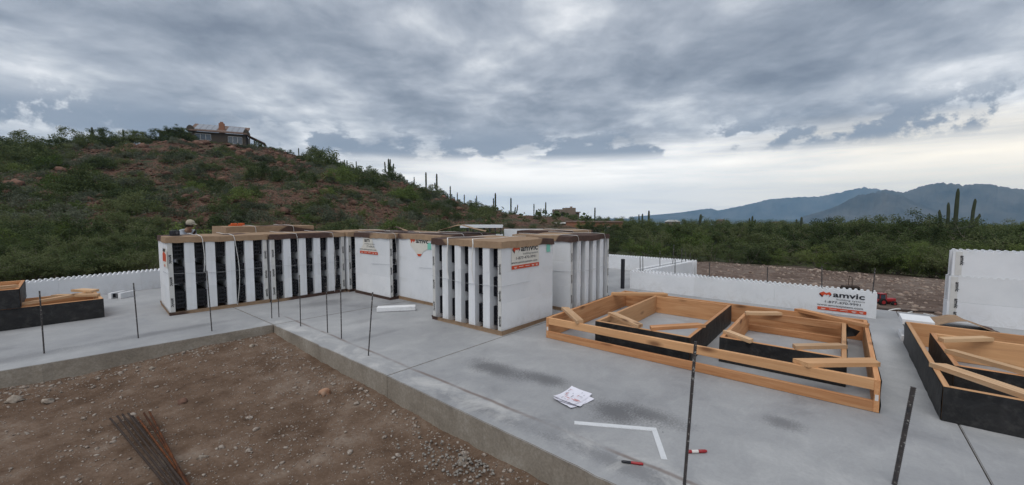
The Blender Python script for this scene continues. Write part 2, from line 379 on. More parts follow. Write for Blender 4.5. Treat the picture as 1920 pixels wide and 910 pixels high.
# ================================================================ SETTING
def phi_px(px): return math.atan((px - 960) / 762)
def polar(px, D):
    """ground position in the bearing of photo column px at horizontal distance D"""
    a = AZ - phi_px(px); return D * math.cos(a), D * math.sin(a)
def zat(px, py, D):
    """height of a sight line at that distance"""
    c, s = math.cos(PITCH), math.sin(PITCH); v = (455 - py) / 762; h = (px - 960) / 762
    f = c + s * v; return 1.6 + D * (-s + c * v) / math.hypot(f, h)
RIDGE = [(-2000, 270, 140), (-600, 285, 140), (0, 287, 135), (130, 280, 138), (250, 274, 142), (330, 268, 148), (430, 270, 150), (500, 277, 148), (560, 292, 142), (640, 312, 138),
         (735, 336, 132), (800, 357, 130), (860, 383, 130), (950, 402, 130), (1000, 407, 130), (1060, 410, 130), (1120, 415, 130), (1180, 425, 130)]
_rp = np.array([phi_px(a) for a, _, _ in RIDGE]); _rz = np.array([zat(a, b, c) for a, b, c in RIDGE]); _rd = np.array([c for _, _, c in RIDGE], float)
_br = [0, 19, 30, 45, 80, 150, 400, 1000, 3000, 30000]; _bz = [-.45, -.47, -1.2, -2.0, -2.8, -4.6, -16, -34, -60, -60]
def terr(x, y, detail=True):
    r = math.hypot(x, y); a = AZ - math.atan2(y, x); a = (a + math.pi) % (2 * math.pi) - math.pi
    z = float(np.interp(r, _br, _bz)); n = 0.0
    k = np.interp(a, [-2.4, -1.7, 0.14, .28, .4], [0, 1, 1, .35, 0])
    if k > 0 and r > 13:
        Rr = float(np.interp(a, _rp, _rd)); zr = float(np.interp(a, _rp, _rz))
        t = (r - 34) / (Rr - 34)
        if t <= 0: zh = -.22 - .5 * min(1, max(0, (r - 17) / 12))
        elif t < 1:
            zh = -.72 + (zr + .72) * (t ** .98)
            n = mnoise.fractal(Vector((x * .05, y * .05, 3)), 1, 2, 5) * 1.5 * min(1, t * 6) * min(1, (1 - t) * 5 + .25) + mnoise.fractal(Vector((x * .28, y * .28, 8)), .8, 2, 4) * .34 * min(1, t * 8)
        else: zh = zr - (r - Rr) * .09; n = mnoise.noise(Vector((x * .05, y * .05, 3))) * .5
        zh = max(zh, z); z = z + (zh - z) * k
        n *= k
    if detail:
        if r < 25: n += mnoise.fractal(Vector((x * .6, y * .6, 0)), 1, 2, 4) * .045
        elif k < .5: n += mnoise.fractal(Vector((x * .08, y * .08, 5)), 1, 2, 3) * min(.5, (r - 25) * .02)
    inside = (-7 < x < 12.2 and -7 < y < 12.4)
    return min(z + n, -.4) if inside else z + n
rings = np.concatenate([np.linspace(1, 12, 8), np.geomspace(12.8, 170, 150), np.geomspace(178, 10300, 60)])
azs = np.concatenate([np.radians(np.arange(-66, 66, .42)), np.radians(np.arange(66, 294, 4.0))])
TV = [(0, 0, -.45)]; nA = len(azs)
for r in rings:
    for a in azs:
        x, y = r * math.cos(AZ - a), r * math.sin(AZ - a); TV.append((x, y, terr(x, y)))
TF = []
for i in range(len(rings) - 1):
    b0 = 1 + i * nA; b1 = b0 + nA
    for j in range(nA):
        k = (j + 1) % nA; TF.append((b0 + j, b0 + k, b1 + k, b1 + j))
ground = link('ground', np_mesh('ground', TV, TF, M['terrain'], True))
mb = MB(); mb.add(TV[:1 + nA], [(0, 1 + (j + 1) % nA, 1 + j) for j in range(nA)])
tag(ground, kind='structure')

# slab in five pours, 6 mm joints between them
slab = empty('concrete_slab'); tag(slab, kind='structure')
def jag(pts, amp=.006, step=.07):
    out = []; r_ = random.Random(len(pts) * 7 + 1)
    for a, b in zip(pts[:-1], pts[1:]):
        a, b = Vector(a), Vector(b); n = max(1, int((b - a).length / step)); nr = Vector((-(b - a).y, (b - a).x)).normalized()
        for i in range(n):
            q = a.lerp(b, i / n)
            if i: q = q + nr * (amp * mnoise.noise(Vector((q.x * 3, q.y * 3, 1))) - (.012 if r_.random() < .06 else 0) + r_.uniform(-.0015, .0015))
            out.append((q.x, q.y))
    return out + [tuple(pts[-1])]
def pour(poly):
    bm = bmesh.new(); vs = [bm.verts.new((x, y, 0)) for x, y in poly]; f = bm.faces.new(vs)
    if f.normal.z < 0: f.normal_flip()
    f.normal_update()
    if f.normal.z < 0: bmesh.ops.reverse_faces(bm, faces=[f])
    g = bmesh.ops.extrude_face_region(bm, geom=[f]); 
    for q in g['geom']:
        if isinstance(q, bmesh.types.BMVert): q.co.z = -.55
    bmesh.ops.recalc_face_normals(bm, faces=bm.faces[:])
    te = [e for e in bm.edges if all(abs(q.co.z) < 1e-6 for q in e.verts)]
    bmesh.ops.bevel(bm, geom=te, offset=.005, segments=2, affect='EDGES')
    me = bpy.data.meshes.new('slab_panel'); bm.to_mesh(me); bm.free(); me.materials.append(M['concrete'])
    return link('slab_panel', me, slab)
pour(jag([(-7, 7.35), (-.16, 6.69), (1.2, 6.565), (2.352, 6.455)]) + [(2.395, 12.15), (-7, 12.15)])
pour([(2.36, 6.452), (4.0, 6.343), (11.75, 6.0), (11.75, 12.15), (2.403, 12.15)])
pour([(2.298, 3.487), (4.0, 3.443), (8.8, 3.322), (11.75, 3.25), (11.75, 5.992), (4.0, 6.335)] + jag([(2.358, 6.444), (2.31, 4.08), (2.298, 3.487)])[:-1])
pour([(9.3, -.75), (9.3, 2.95), (11.75, 2.95), (11.75, 3.242), (8.8, 3.314), (4.0, 3.435)] + jag([(2.296, 3.479), (2.255, 2.4), (2.2, 1.19), (2.125, -.75)]))
pour([(1.95, -6), (9.3, -6), (9.3, -.757), (2.123, -.757)])

# dirt inside the stem walls
def pitz(x, y):
    d = min(2.3 - x, 6.7 - y)
    z = -.265 + .085 * math.exp(-((x - 2.3) ** 2 + (y - 6.4) ** 2) / 3.2) + .03 * math.exp(-max(d, 0) / .25) + .03 * math.exp(-((y - 6.6) / .5) ** 2)
    z += mnoise.fractal(Vector((x * .9, y * .9, 1)), 1, 2, 3) * .028 + mnoise.fractal(Vector((x * 6, y * 6, 4)), .7, 2, 4) * .016
    return z
gx = np.concatenate([np.arange(-8, -2.4, .4), np.arange(-2.4, 2.5, .045)]); gy = np.concatenate([np.arange(-5, 0, .4), np.arange(0, 7.6, .045)])
PV = [(x, y, pitz(x, y)) for y in gy for x in gx]; nx = len(gx)
PF = [(j * nx + i, j * nx + i + 1, (j + 1) * nx + i + 1, (j + 1) * nx + i) for j in range(len(gy) - 1) for i in range(nx - 1)]
tag(link('dirt_floor', np_mesh('dirt_floor', PV, PF, M['dirt'], True)), kind='structure')

def rock_base(sub, seed, rough=.35):
    bm = bmesh.new(); bmesh.ops.create_icosphere(bm, subdivisions=sub, radius=1)
    s = Vector((seed * 3.1, seed * 1.7, seed))
    for q in bm.verts:
        d = 1 + rough * mnoise.fractal(q.co * 1.3 + s, .9, 2, 3)
        q.co *= d
        q.co.x = round(q.co.x * 2.2) / 2.2 * .35 + q.co.x * .65
    bm.verts.index_update()
    V = np.array([q.co[:] for q in bm.verts]); F = np.array([[q.index for q in f.verts] for f in bm.faces]); bm.free(); return V, F
def scatter_rocks(name, pts, sizes, bases, mat, flat=.65, smooth=False):
    Vs, Fs, o = [], [], 0
    for (p, s) in zip(pts, sizes):
        V, F = bases[rng.integers(len(bases))]
        a = rng.uniform(0, 6.28); c, sn = math.cos(a), math.sin(a)
        W = V * s * np.array([1, rng.uniform(.6, 1), flat * rng.uniform(.7, 1.2)])
        W = np.stack([W[:, 0] * c - W[:, 1] * sn, W[:, 0] * sn + W[:, 1] * c, W[:, 2]], 1) + np.array(p)
        Vs.append(W); Fs.append(F + o); o += len(V)
    return np_mesh(name, np.concatenate(Vs), np.concatenate(Fs), mat, smooth)
pebs = [rock_base(1, k, .5) for k in range(5)]
pts, sz = [], []
while len(pts) < 13000:
    x, y = rng.uniform(-1.6, 2.24), rng.uniform(.2, 6.75)
    edge = (2.2 + .0286 * (y - 1.19)) - x; edgy = (6.455 + (2.36 - x) * .093) - y
    if edge < .02 or edgy < .02: continue
    den = .5 + .5 * mnoise.noise(Vector((x * 1.3, y * 1.3, 9))) + 1.0 * math.exp(-min(edge, edgy) / .16)
    if rng.random() > den: continue
    s = min(.034, .0048 * math.exp(rng.normal(0, .6)) * (1 + .8 * math.exp(-min(edge, edgy) / .14)))
    pts.append((x, y, pitz(x, y) + s * .2)); sz.append(s)
tag(link('gravel', scatter_rocks('gravel', pts, sz, pebs, M['pebble'])), 'loose gravel strewn over the brown dirt inside the stem walls', 'gravel', kind='stuff')

# ---------------------------------------------------------------- mountains
def mountain(name, prof, D, thick, seed, amp):
    px = np.array([p for p, _ in prof], float); py = np.array([q for _, q in prof], float)
    ph = np.array([phi_px(p) for p in px]); zz = np.array([zat(a, b, D) for a, b in prof])
    V, nS = [], 25; cols = np.linspace(ph[0], ph[-1], 420)
    for a in cols:
        zr = float(np.interp(a, ph, zz))
        for s in np.linspace(-1, 1, nS):
            r = D + thick * s; x, y = r * math.cos(AZ - a), r * math.sin(AZ - a)
            q = Vector((x, y, 0)) / (D * .055) + Vector((seed, 0, 0))
            e = 1 - abs(s)
            h = (zr + 60) * e ** 1.15
            h *= 1 + (mnoise.ridged_multi_fractal(q, .9, 2.1, 5, .9, 2) - 1.1) * amp * min(1, abs(s) * 3.2)
            h += mnoise.fractal(q * 9, .7, 2.1, 5) * (zr + 60) * .036
            V.append((x, y, -62 + max(h, 0)))
    F = [(i * nS + j, i * nS + j + 1, (i + 1) * nS + j + 1, (i + 1) * nS + j) for i in range(len(cols) - 1) for j in range(nS - 1)]
    tag(link(name, np_mesh(name, V, F, M['mountain'], True)), kind='structure')
mountain('far_mountain_range', [(1180, 407), (1215, 404), (1270, 399), (1320, 392), (1332, 391), (1345, 395), (1395, 385), (1440, 374), (1470, 371), (1500, 370), (1540, 368), (1560, 364), (1590, 356), (1615, 352), (1640, 354), (1700, 372), (1800, 398), (1900, 410)], 9600, 600, 2.0, .34)
mountain('near_mountain_range', [(1600, 404), (1625, 372), (1640, 359), (1660, 356), (1690, 361), (1715, 352), (1735, 346), (1752, 343), (1775, 344), (1800, 347), (1815, 344), (1845, 345), (1870, 349), (1900, 354), (1920, 357), (2000, 362), (2150, 380), (2400, 405)], 5600, 900, 5.0, .40)
mountain('mountain_foothill', [(1500, 407), (1540, 396), (1570, 385), (1590, 374), (1605, 366), (1630, 362), (1660, 362), (1690, 368), (1720, 382), (1760, 397), (1800, 407)], 4500, 600, 9.0, .40)

# ================================================================ FOAM BLOCK BUNDLES
PITCHX, PT, GAPW, ROWH, RUN = .28, .064, .152, .405, 1.22
me_panel = MB().cbox(0, PT, 0, RUN, 0, ROWH, .0012).mesh('foam_panel', M['foam'])
def web_mesh(depths):
    m = MB()
    for y in depths:
        for x0, x1 in ((0.001, .014), (GAPW - .014, GAPW - .001)):
            m.box(x0, x1, y, y + .042, .07, .335)
            for k in range(4): m.box(x0 if x0 < .05 else x0 - .014, x1 if x0 > .05 else x1 + .014, y + .012, y + .03, .075 + k * .077, .092 + k * .077)
        for z in (.075, .14, .205, .27, .33): m.box(.014, GAPW - .014, y + .016, y + .026, z - .011, z + .011)
        for x in (.04, .076, .112): m.box(x - .006, x + .006, y + .017, y + .025, .06, .345)
    return m.mesh('plastic_web', M['black_plastic'])
me_web = web_mesh([.082 + .152 * k for k in range(7)])
def cap_mesh(lx, ly, skirt, seed, n=20):
    """cardboard lid: sagging top, hand-folded skirt"""
    V, F = [], []; off = Vector((seed * 7.7, 0, 0))
    for j in range(n + 1):
        for i in range(n + 1):
            u, v_ = i / n, j / n; x, y = u * lx, v_ * ly
            z = mnoise.fractal(Vector((x * 2.2, y * 2.2, seed)) + off, 1, 2, 4) * .014
            V.append((x + mnoise.noise(Vector((y * 5, seed, 1))) * .008 * (u in (0, 1)), y + mnoise.noise(Vector((x * 5, seed, 2))) * .008 * (v_ in (0, 1)), z))
    idx = lambda i, j: j * (n + 1) + i
    F += [(idx(i, j), idx(i + 1, j), idx(i + 1, j + 1), idx(i, j + 1)) for j in range(n) for i in range(n)]
    ring = [idx(i, 0) for i in range(n)] + [idx(n, j) for j in range(n)] + [idx(i, n) for i in range(n, 0, -1)] + [idx(0, j) for j in range(n, 0, -1)]
    prev = ring; rows = [1.0]
    for k, fr in enumerate(rows):
        cur = []
        for q, i in enumerate(ring):
            x, y, z = V[i]; fl = .007 + .012 * mnoise.noise(Vector((x * 3, y * 3, seed + k * 5))) * fr
            dx = -fl if x < .02 else (fl if x > lx - .02 else 0); dy = -fl if y < .02 else (fl if y > ly - .02 else 0)
            cur.append(len(V)); V.append((x + dx, y + dy, z - skirt * fr + fr * (.010 * mnoise.noise(Vector((x * 4, y * 4, seed + 9))) + .010 * mnoise.noise(Vector((x * 17, y * 17, seed + 3))))))
        m_ = len(ring); F += [(prev[(q + 1) % m_], prev[q], cur[q], cur[(q + 1) % m_]) for q in range(m_)]; prev = cur
    mb = MB(); mb.add(V, F); me = mb.mesh('cardboard_lid', M['cardboard']); return me
def sticker(parent, side, lx, ly, zc, hc, torn=0, w=.64):
    """printed advert on the flat panel side; local frame u (right), n (outward)"""
    h = .40
    if side == '-x': base = Matrix.Translation((-.006, hc, zc)) @ Matrix.Rotation(-math.pi / 2, 4, 'Z') @ Matrix.Rotation(math.pi / 2, 4, 'X')
    else: base = Matrix.Translation((lx + .006, hc, zc)) @ Matrix.Rotation(math.pi / 2, 4, 'Z') @ Matrix.Rotation(math.pi / 2, 4, 'X')
    return advert(parent, base, w, torn)
def advert(parent, base, w=.52, torn=0, paper=True, wall=False):
    s = w / .52; sy = s * .69
    def put(name, me, dz, x=0, y=0):
        o = link(name, me, parent); o.matrix_local = base @ Matrix.Translation((x * s, y * sy, dz)) @ Matrix.Diagonal((s, sy, 1, 1)); return o
    outline = {0: [(0, 0), (.52, 0), (.52, .38), (0, .38)], 1: [(.02, 0), (.50, 0), (.48, .12), (.40, .19), (.36, .38), (.10, .38), (.09, .20), (.04, .13)],
               2: [(.20, .0), (.27, .0), (.33, .10), (.44, .17), (.50, .38), (.0, .38), (.03, .22), (.12, .12)], 3: [(.05, .0), (.52, .0), (.52, .33), (.3, .38), (.03, .3)]}[torn]
    if paper:
        put('sticker', MB().prism(outline, 0, .001).mesh('sticker', M['paper']), 0)
    band = [(0, .0), (.52, .0), (.52, .062), (0, .062)] if torn in (0, 1) else [(.215, .0), (.265, .0), (.30, .05), (.19, .05)]
    put('red_band', MB().prism(band, 0, .001).mesh('red_band', M['red_ink']), .0022)
    if torn in (0, 1):
        b = MB()
        for x0, x1, yy in ((.04, .09, .032), (.13, .21, .034), (.25, .33, .034), (.37, .42, .034), (.45, .49, .034), (.05, .08, .018), (.38, .41, .02), (.46, .485, .02)): b.box(x0, x1, yy - .005, yy + .004, 0, .0006)
        put('white_mark', b.mesh('white_mark', M['white_ink']), .0045)
    if torn in (0, 1):
        if not torn:
            put('logo', MB().prism([(.015, .335), (.06, .375), (.085, .35), (.10, .352), (.125, .372), (.145, .345), (.13, .30), (.112, .325), (.095, .30), (.075, .322), (.055, .285)], 0, .001).mesh('logo', M['red_ink']), .0024)
            put('logo_shade', MB().prism([(.015, .335), (.055, .285), (.05, .255), (.012, .31)], 0, .001).add([(.145, .345, .001), (.13, .30, .001), (.112, .26, .001), (.148, .312, .001)], [(0, 1, 2, 3)]).mesh('logo_shade', M['dark_red_ink']), .0026)
            put('lettering', text_mesh('amvic', .145, M['ink'], 'LEFT', .003), .003, .165, .285)
        else:
            put('lettering', text_mesh('am', .135, M['ink'], 'LEFT', .003), .003, .14, .285)
        put('lettering', text_mesh('building system', .048, M['grey_ink'], 'RIGHT'), .003, .50 if not torn else .44, .225)
        put('lettering', text_mesh('1-877-470-9991' if not torn else '77-470-9', .062, M['grey_ink'], 'RIGHT', .0008), .003, .47 if not torn else .43, .155)
        put('lettering', text_mesh('www.amvicsystem.com', .052, M['grey_ink'], 'RIGHT', .0008), .003, .485, .09)
    elif torn == 2:
        put('logo', MB().prism([(.03, .35), (.06, .375), (.10, .35), (.13, .372), (.15, .33), (.11, .29), (.095, .33), (.06, .27)], 0, .001).mesh('logo', M['red_ink']), .0024)
        put('lettering', text_mesh('amvc', .14, M['ink'], 'LEFT', .003), .003, .165, .285)
    else:
        put('red_patch', MB().prism([(.05, .10), (.4, .12), (.42, .26), (.18, .30), (.06, .24)], 0, .001).mesh('red_patch', M['red_ink']), .0024)
        put('lettering', text_mesh('amvic', .12, M['ink'], 'LEFT', .003), .0030, .1, .30)
def strip_print(parent, pts, rotm):
    """vertical lettering printed down a foam end"""
    for (p, flip) in pts:
        o = link('lettering', text_mesh('amvic', .062, M['ink'], 'LEFT', .0015), parent); o.matrix_local = Matrix.Translation(p) @ rotm @ Matrix.Rotation(math.pi / 2 * (-1 if flip else 1), 4, 'Z')
def bundle(label, x, y, rz=0.0, n=5, seed=0, webs=True, rows=3, capskirt=.092, z0=0.0, run=RUN, straps=((.28, .5), (.72, .5)), stick=None, prints=True, tagx=None, base_in=0.0, sides='f'):
    e = empty('foam_block_bundle', (x, y, z0), rz); LX = n * PITCHX
    tag(e, label, 'foam bundle', 'strapped bundles of white foam blocks on the slab')
    rr = random.Random(seed)
    z = .022
    tray = MB()
    for k in range(1):
        t_ = .055; w_ = .012
        tray.box(-w_, LX + w_, -w_, run + w_, .001, .018)
        tray.add([(-w_, -w_, .018), (LX + w_, -w_, .018), (LX + w_, run + w_, .018), (-w_, run + w_, .018), (-w_ - .008, -w_ - .01, t_), (LX + w_ + .008, -w_ - .01, t_ + .012), (LX + w_ + .01, run + w_ + .008, t_), (-w_ - .008, run + w_ + .01, t_ + .01)],
                 [(0, 1, 5, 4), (1, 2, 6, 5), (2, 3, 7, 6), (3, 0, 4, 7)])
    tray.build('cardboard_tray', M['cardboard'], e)
    for k in range(rows):
        for b in range(n):
            for x0 in (0, PT + GAPW):
                o = link('foam_panel', me_panel, e, (b * PITCHX + x0, rr.uniform(-.003, .003), z + k * ROWH)); o.scale.y = run / RUN
            if webs: link('plastic_web', me_web, e, (b * PITCHX + PT, 0, z + k * ROWH))
    H = z + rows * ROWH
    link('cardboard_lid', cap_mesh(LX + .02, run + .02, capskirt, seed), e, (-.01, -.01, H + .02))
    # white poly straps over the lid and down the strip face
    for (u, slack) in straps:
        xs = u * LX; q = []
        for i in range(9): f = i / 8; q.append((xs + .02 * math.sin(f * 3) * (1 if seed % 2 else -1), run * (1 - f), H + .036 + .006 * math.sin(f * 9 + seed)))
        q += [(xs + .02, -.022, H + .025), (xs + .035, -.032, H - .03)]
        L = 1.0 if slack > .4 else .45
        for i in range(1, 8): f = i / 7; q.append((xs + .035 + .05 * slack * math.sin(f * 3.1) * (1 if seed % 3 else -1), -.026 - .012 * math.sin(f * 3.1), H - .05 - f * (H - .09) * L))
        MB().tube(q, .0078, 6, True, .4).build('strap', M['strap'], e)
    q = [(-.008, run * .5, .66), (-.008, -.006, .66 + .02), (LX * .5, -.009, .64), (LX + .008, -.006, .665), (LX + .008, run * .5, .66)]
    MB().tube(q, .004, 5, True, .4).build('strap', M['film'], e)
    if prints:
        rm = Matrix.Rotation(math.pi / 2, 4, 'X')
        zs = [.28, .62, .98]
        for x0 in (.001, LX - PT + .001): MB().box(x0, x0 + PT - .002, -.0055, -.0035, .03, 1.225).build('printed_strip', M['foam_print'], e)
        strip_print(e, [((.015, -.0075, zz), True) for zz in zs] + [((LX - .012, -.0075, zz - .16), False) for zz in zs], rm)
    if stick:
        side, zc, hc, torn = stick; sticker(e, side, LX, run, zc, hc, torn)
    if tagx:
        side, hc, zc = tagx
        o = link('mint_tag', MB().prism([(0, 0), (.1, .003), (.098, .12), (.002, .118)], 0, .001).mesh('mint_tag', M['mint']), e)
        if side == '-x': o.matrix_local = Matrix.Translation((-.007, hc, zc)) @ Matrix.Rotation(-math.pi / 2, 4, 'Z') @ Matrix.Rotation(math.pi / 2, 4, 'X')
        else: o.matrix_local = Matrix.Translation((LX + .007, hc, zc)) @ Matrix.Rotation(math.pi / 2, 4, 'Z') @ Matrix.Rotation(math.pi / 2, 4, 'X')
    return e, H
bundle('leftmost strapped white foam bundle, next to the low foam wall, torn red sticker on end', 1.53, 8.30, R(-5), seed=1, straps=((.30, .25), (.62, 1.0)), stick=('-x', .76, .62, 3))
bundle('second strapped foam bundle from the left, along the far side of the slab', 2.97, 8.12, R(-1), seed=2, straps=((.3, .2), (.8, .7)))
bundle('strapped foam bundle mostly hidden in the back row behind the half-torn red sticker', 4.42, 8.02, 0, seed=3, straps=((.7, .3),))
bundle('strapped foam bundle whose white side carries a half-torn sticker with intact red band', 4.47, 6.62, 0, seed=4, straps=((.06, .2), (.5, .3)), stick=('-x', .84, 1.02, 1))
bundle('strapped foam bundle with a mostly ripped-off sticker and a mint tag on its white side', 4.66, 5.37, 0, seed=5, straps=((.35, .3), (.7, .3)), stick=('-x', .865, .89, 2), tagx=('-x', .36, 1.0), prints=True)
bundle('nearest strapped foam bundle, front corner of the stack, with a whole red and black sticker', 4.06, 4.88, R(-90), seed=6, straps=((.25, .3), (.62, .4)), stick=('+x', .866, .20, 0), tagx=('+x', 1.04, 1.05))
bundle('strapped foam bundle at the right end of the stack, next to the big timber frame', 5.80, 3.47, 0, seed=7, straps=((.12, .4), (.82, .3)))
bundle('cardboard-topped foam bundle standing behind the right end of the stack', 7.55, 4.75, 0, seed=8, webs=False, straps=((.3, .3), (.8, .2)), prints=False)
bundle('foam bundle with deep tan cardboard lid behind the leftmost bundles, next to the worker', 2.72, 9.62, R(-4), n=6, seed=14, webs=False, rows=3, capskirt=.28, z0=.12, straps=((.28, .2), (.72, .2)), prints=False)
# pallet boards lift that rear bundle a little
pl = empty('timber_skid', (2.72, 9.62, 0), R(-4)); tag(pl, 'low timber skid under the rear deep-lidded foam bundle', 'skid')
for k in range(4): MB().cbox(0, 1.66, -.045, .045, .002, .118, .004).build('board', M['pale_timber'], pl, loc=(.01, .12 + k * .33, 0))

# cardboard flaps lying on the lids
def flap(label, x, y, z, rz, lx, ly, peak, seed):
    n = 8; V = []
    for j in range(n + 1):
        for i in range(n + 1):
            u, v_ = i / n, j / n
            V.append(((u - .5) * lx, (v_ - .5) * ly, peak * (1 - abs(u - .45) * 2) ** 1 * (1 if abs(u - .45) < .5 else 0) + .02 * mnoise.noise(Vector((u * 4, v_ * 4, seed)))))
    mz = min(q[2] for q in V); V = [(a, b, c - mz) for a, b, c in V]
    F = [(j * (n + 1) + i, j * (n + 1) + i + 1, (j + 1) * (n + 1) + i + 1, (j + 1) * (n + 1) + i) for j in range(n) for i in range(n)]
    me = MB(); me.add(V, F); o = me.build('cardboard_sheet', M['cardboard'], loc=(x, y, z), rot=(0, 0, rz))
    so = o.modifiers.new('thick', 'SOLIDIFY'); so.thickness = .005
    tag(o, label, 'cardboard'); return o
flap('peaked loose cardboard sheet lying on the dark lids in mid stack', 5.55, 5.75, 1.30, R(-50), .9, .45, .13, 3)
flap('small curled cardboard flap on the lids left of the peaked sheet', 5.0, 7.15, 1.29, R(-40), .45, .35, .09, 5)
flap('buckled brown cardboard sheet on the slab in front of the tall foam wall', 8.50, -1.36, .0, R(-82), .72, .42, .15, 8)

# single foam blocks
def foam_block(label, loc, rot, length=RUN, group=None):
    e = empty('foam_block', loc); e.rotation_euler = rot; tag(e, label, 'foam block', group)
    for x0 in (0, PT + GAPW):
        o = link('foam_panel', me_panel, e, (x0, 0, 0)); o.scale.y = length / RUN
    k = int(length / .152); wm = web_mesh([.03 + .152 * i for i in range(k)])
    link('plastic_web', wm, e, (PT, 0, 0)); return e
def dpos(px, depth):
    p = FW * depth + RT * ((px - 960) / 762 * depth); return p.x, p.y
# flat pile of blocks behind the stack, top one in view
bx, by = dpos(942, 11.0)
for k in range(4):
    foam_block(['bottom', 'second lowest', 'second highest', 'topmost'][k] + ' white foam block of the flat pile behind the dark lids', (bx, by, .338 + .338 * k), (0, R(90), math.atan2(RT.y, RT.x) + R(90 - 4 + k)), 1.15, 'foam blocks piled flat behind the stack').scale = (1.2, 1, 1)
bx, by = dpos(1020, 11.6)
for k in range(3):
    foam_block(['lowest', 'middle', 'top'][k] + ' upright white foam block of the short column left of the rear bundle', (bx, by, .002 + .406 * k), (0, 0, math.atan2(RT.y, RT.x) + R(90)), 1.14, 'foam blocks stacked upright behind the stack')
foam_block('foam block lying on its side behind the right timber frame', (7.12, -.64, .283), (0, R(90), R(-90)), .42).scale = (1, 1, .72)
foam_block('short foam block offcut lying on the slab near the low left foam wall', (1.10, 10.93, .002), (0, 0, R(-50)), .30).scale = (.85, 1, .27)
# foam offcut bar
o = MB().cbox(-.315, .315, -.06, .06, 0, .085, .012).build('foam_offcut', M['foam'], loc=(4.02, 5.78, .001), rot=(0, 0, R(-40)))
tag(o, 'white foam bar lying alone on the slab in front of the bundles', 'foam offcut')

# ================================================================ FOAM WALLS
def toothed(length, h0=0.0, h1=ROWH, pitch=.0508, amp=.026, th=PT):
    """panel with interlocking nubs along the top edge, built along +y, thickness +x"""
    n = int(round(length / pitch)); pr = [(0, h0), (length, h0)]
    for i in range(n, 0, -1):
        y1, y0 = i * length / n, (i - 1) * length / n; w_ = y1 - y0
        pr += [(y1, h1 - amp), (y1 - .22 * w_, h1 - amp), (y1 - .34 * w_, h1 - .004), (y1 - .44 * w_, h1), (y1 - .66 * w_, h1), (y1 - .76 * w_, h1 - .004), (y1 - .88 * w_, h1 - amp)]
    pr += [(0, h1 - amp)]
    Mx = Matrix(((0, 0, 1, 0), (1, 0, 0, 0), (0, 1, 0, 0), (0, 0, 0, 1)))
    return MB().prism(pr, 0, th, Mx).mesh('foam_panel', M['foam'])
def foam_wall(label, p0, p1, courses=1, z0=.0, flip=False, pitch=.0762, step=0.0, gapw=GAPW):
    """two rows of panels from p0 to p1 with webs in between; first leaf on the line, second to the right of it"""
    p0, p1 = Vector((*p0, 0)), Vector((*p1, 0)); d = p1 - p0; L = d.length
    e = empty('foam_wall', (p0.x, p0.y, z0), math.atan2(d.y, d.x) - math.pi / 2); tag(e, label, 'foam wall')
    n = max(1, round(L / RUN)); l = L / n; me = toothed(l - .0015, 0, ROWH, pitch)
    wm = web_mesh([.06 + .152 * i for i in range(int((l - .1) / .152) + 1)])
    for c in range(courses):
        for i in range(n):
            sh = 0 if c % 2 == 0 else .0
            for x0 in (0, PT + gapw): link('foam_panel', me, e, (x0 - (step if c == 0 else 0), i * l + sh + (step * 3 if c == 0 else 0), c * (ROWH - .024)))
            link('plastic_web', wm, e, (PT, i * l, c * (ROWH - .024)))
    return e
foam_wall('low white foam wall along the left edge of the slab, leftmost wall', (2.9, 11.93), (-3.1, 10.98), 1)
wm_ = foam_wall('low white foam wall with the large red and black advert, mid right', (8.42, -.46), (8.55, 3.60), 1)
foam_wall('low foam wall return running back from the advert wall to the far wall', (11.35, 3.06), (8.84, 3.34), 1)
foam_wall('farthest low white foam wall at the back right of the slab', (11.4, 3.04), (11.55, 7.9), 1)
tw = foam_wall('tall two-course white foam wall at the right edge', (8.90, -3.70), (8.90, -1.30), 2, .31, step=.008)
o = MB().box(-.011, .285, .02, 2.425, -.31, -.002).build('foam_footing', M['foam'], tw)
# grey printed end strip on the tall wall
o = link('printed_strip', MB().box(-.0145, -.0115, 2.33, 2.40, -.28, .375).mesh('printed_strip', M['foam_print']), tw)
rm = Matrix.Rotation(-math.pi / 2, 4, 'Z') @ Matrix.Rotation(math.pi / 2, 4, 'X')
link('printed_strip', MB().box(-.004, -.0015, 2.30, 2.37, .40, .755).mesh('printed_strip', M['foam_print']), tw)
strip_print(tw, [((-.0075, 2.32, .7), True)] + [((-.0175, 2.352, zz), True) for zz in (.30, .05, -.15)], rm)
base = Matrix.Translation((-.003, .735, .042)) @ Matrix.Rotation(-math.pi / 2, 4, 'Z') @ Matrix.Rotation(math.pi / 2, 4, 'X')
advert(wm_, base, .62, 0, paper=False)

# ================================================================ TIMBER BUCKS
def board(parent, p0, p1, width, thick, z0, mat='timber', name='board', tilt=0.0):
    """board from p0 to p1 (centre line, ground plan); width is vertical, thick horizontal"""
    p0, p1 = Vector((*p0, 0)), Vector((*p1, 0)); d = p1 - p0
    o = MB().cbox(0, d.length, -thick / 2, thick / 2, 0, width, .003).build(name, M[mat], parent, loc=(p0.x, p0.y, z0), rot=(0, 0, math.atan2(d.y, d.x)))
    return o
def brace(parent, p0, p1, z, w_=.089, t_=.038, mat='pale_timber', cut=.35):
    """flat corner brace with mitred ends"""
    p0, p1 = Vector((*p0, 0)), Vector((*p1, 0)); d = p1 - p0; L = d.length; c = w_ * cut
    MB().prism([(0, -w_ / 2), (L, -w_ / 2), (L - c, w_ / 2), (c, w_ / 2)], 0, t_).build('brace', M[mat], parent, loc=(p0.x, p0.y, z), rot=(0, 0, math.atan2(d.y, d.x)))
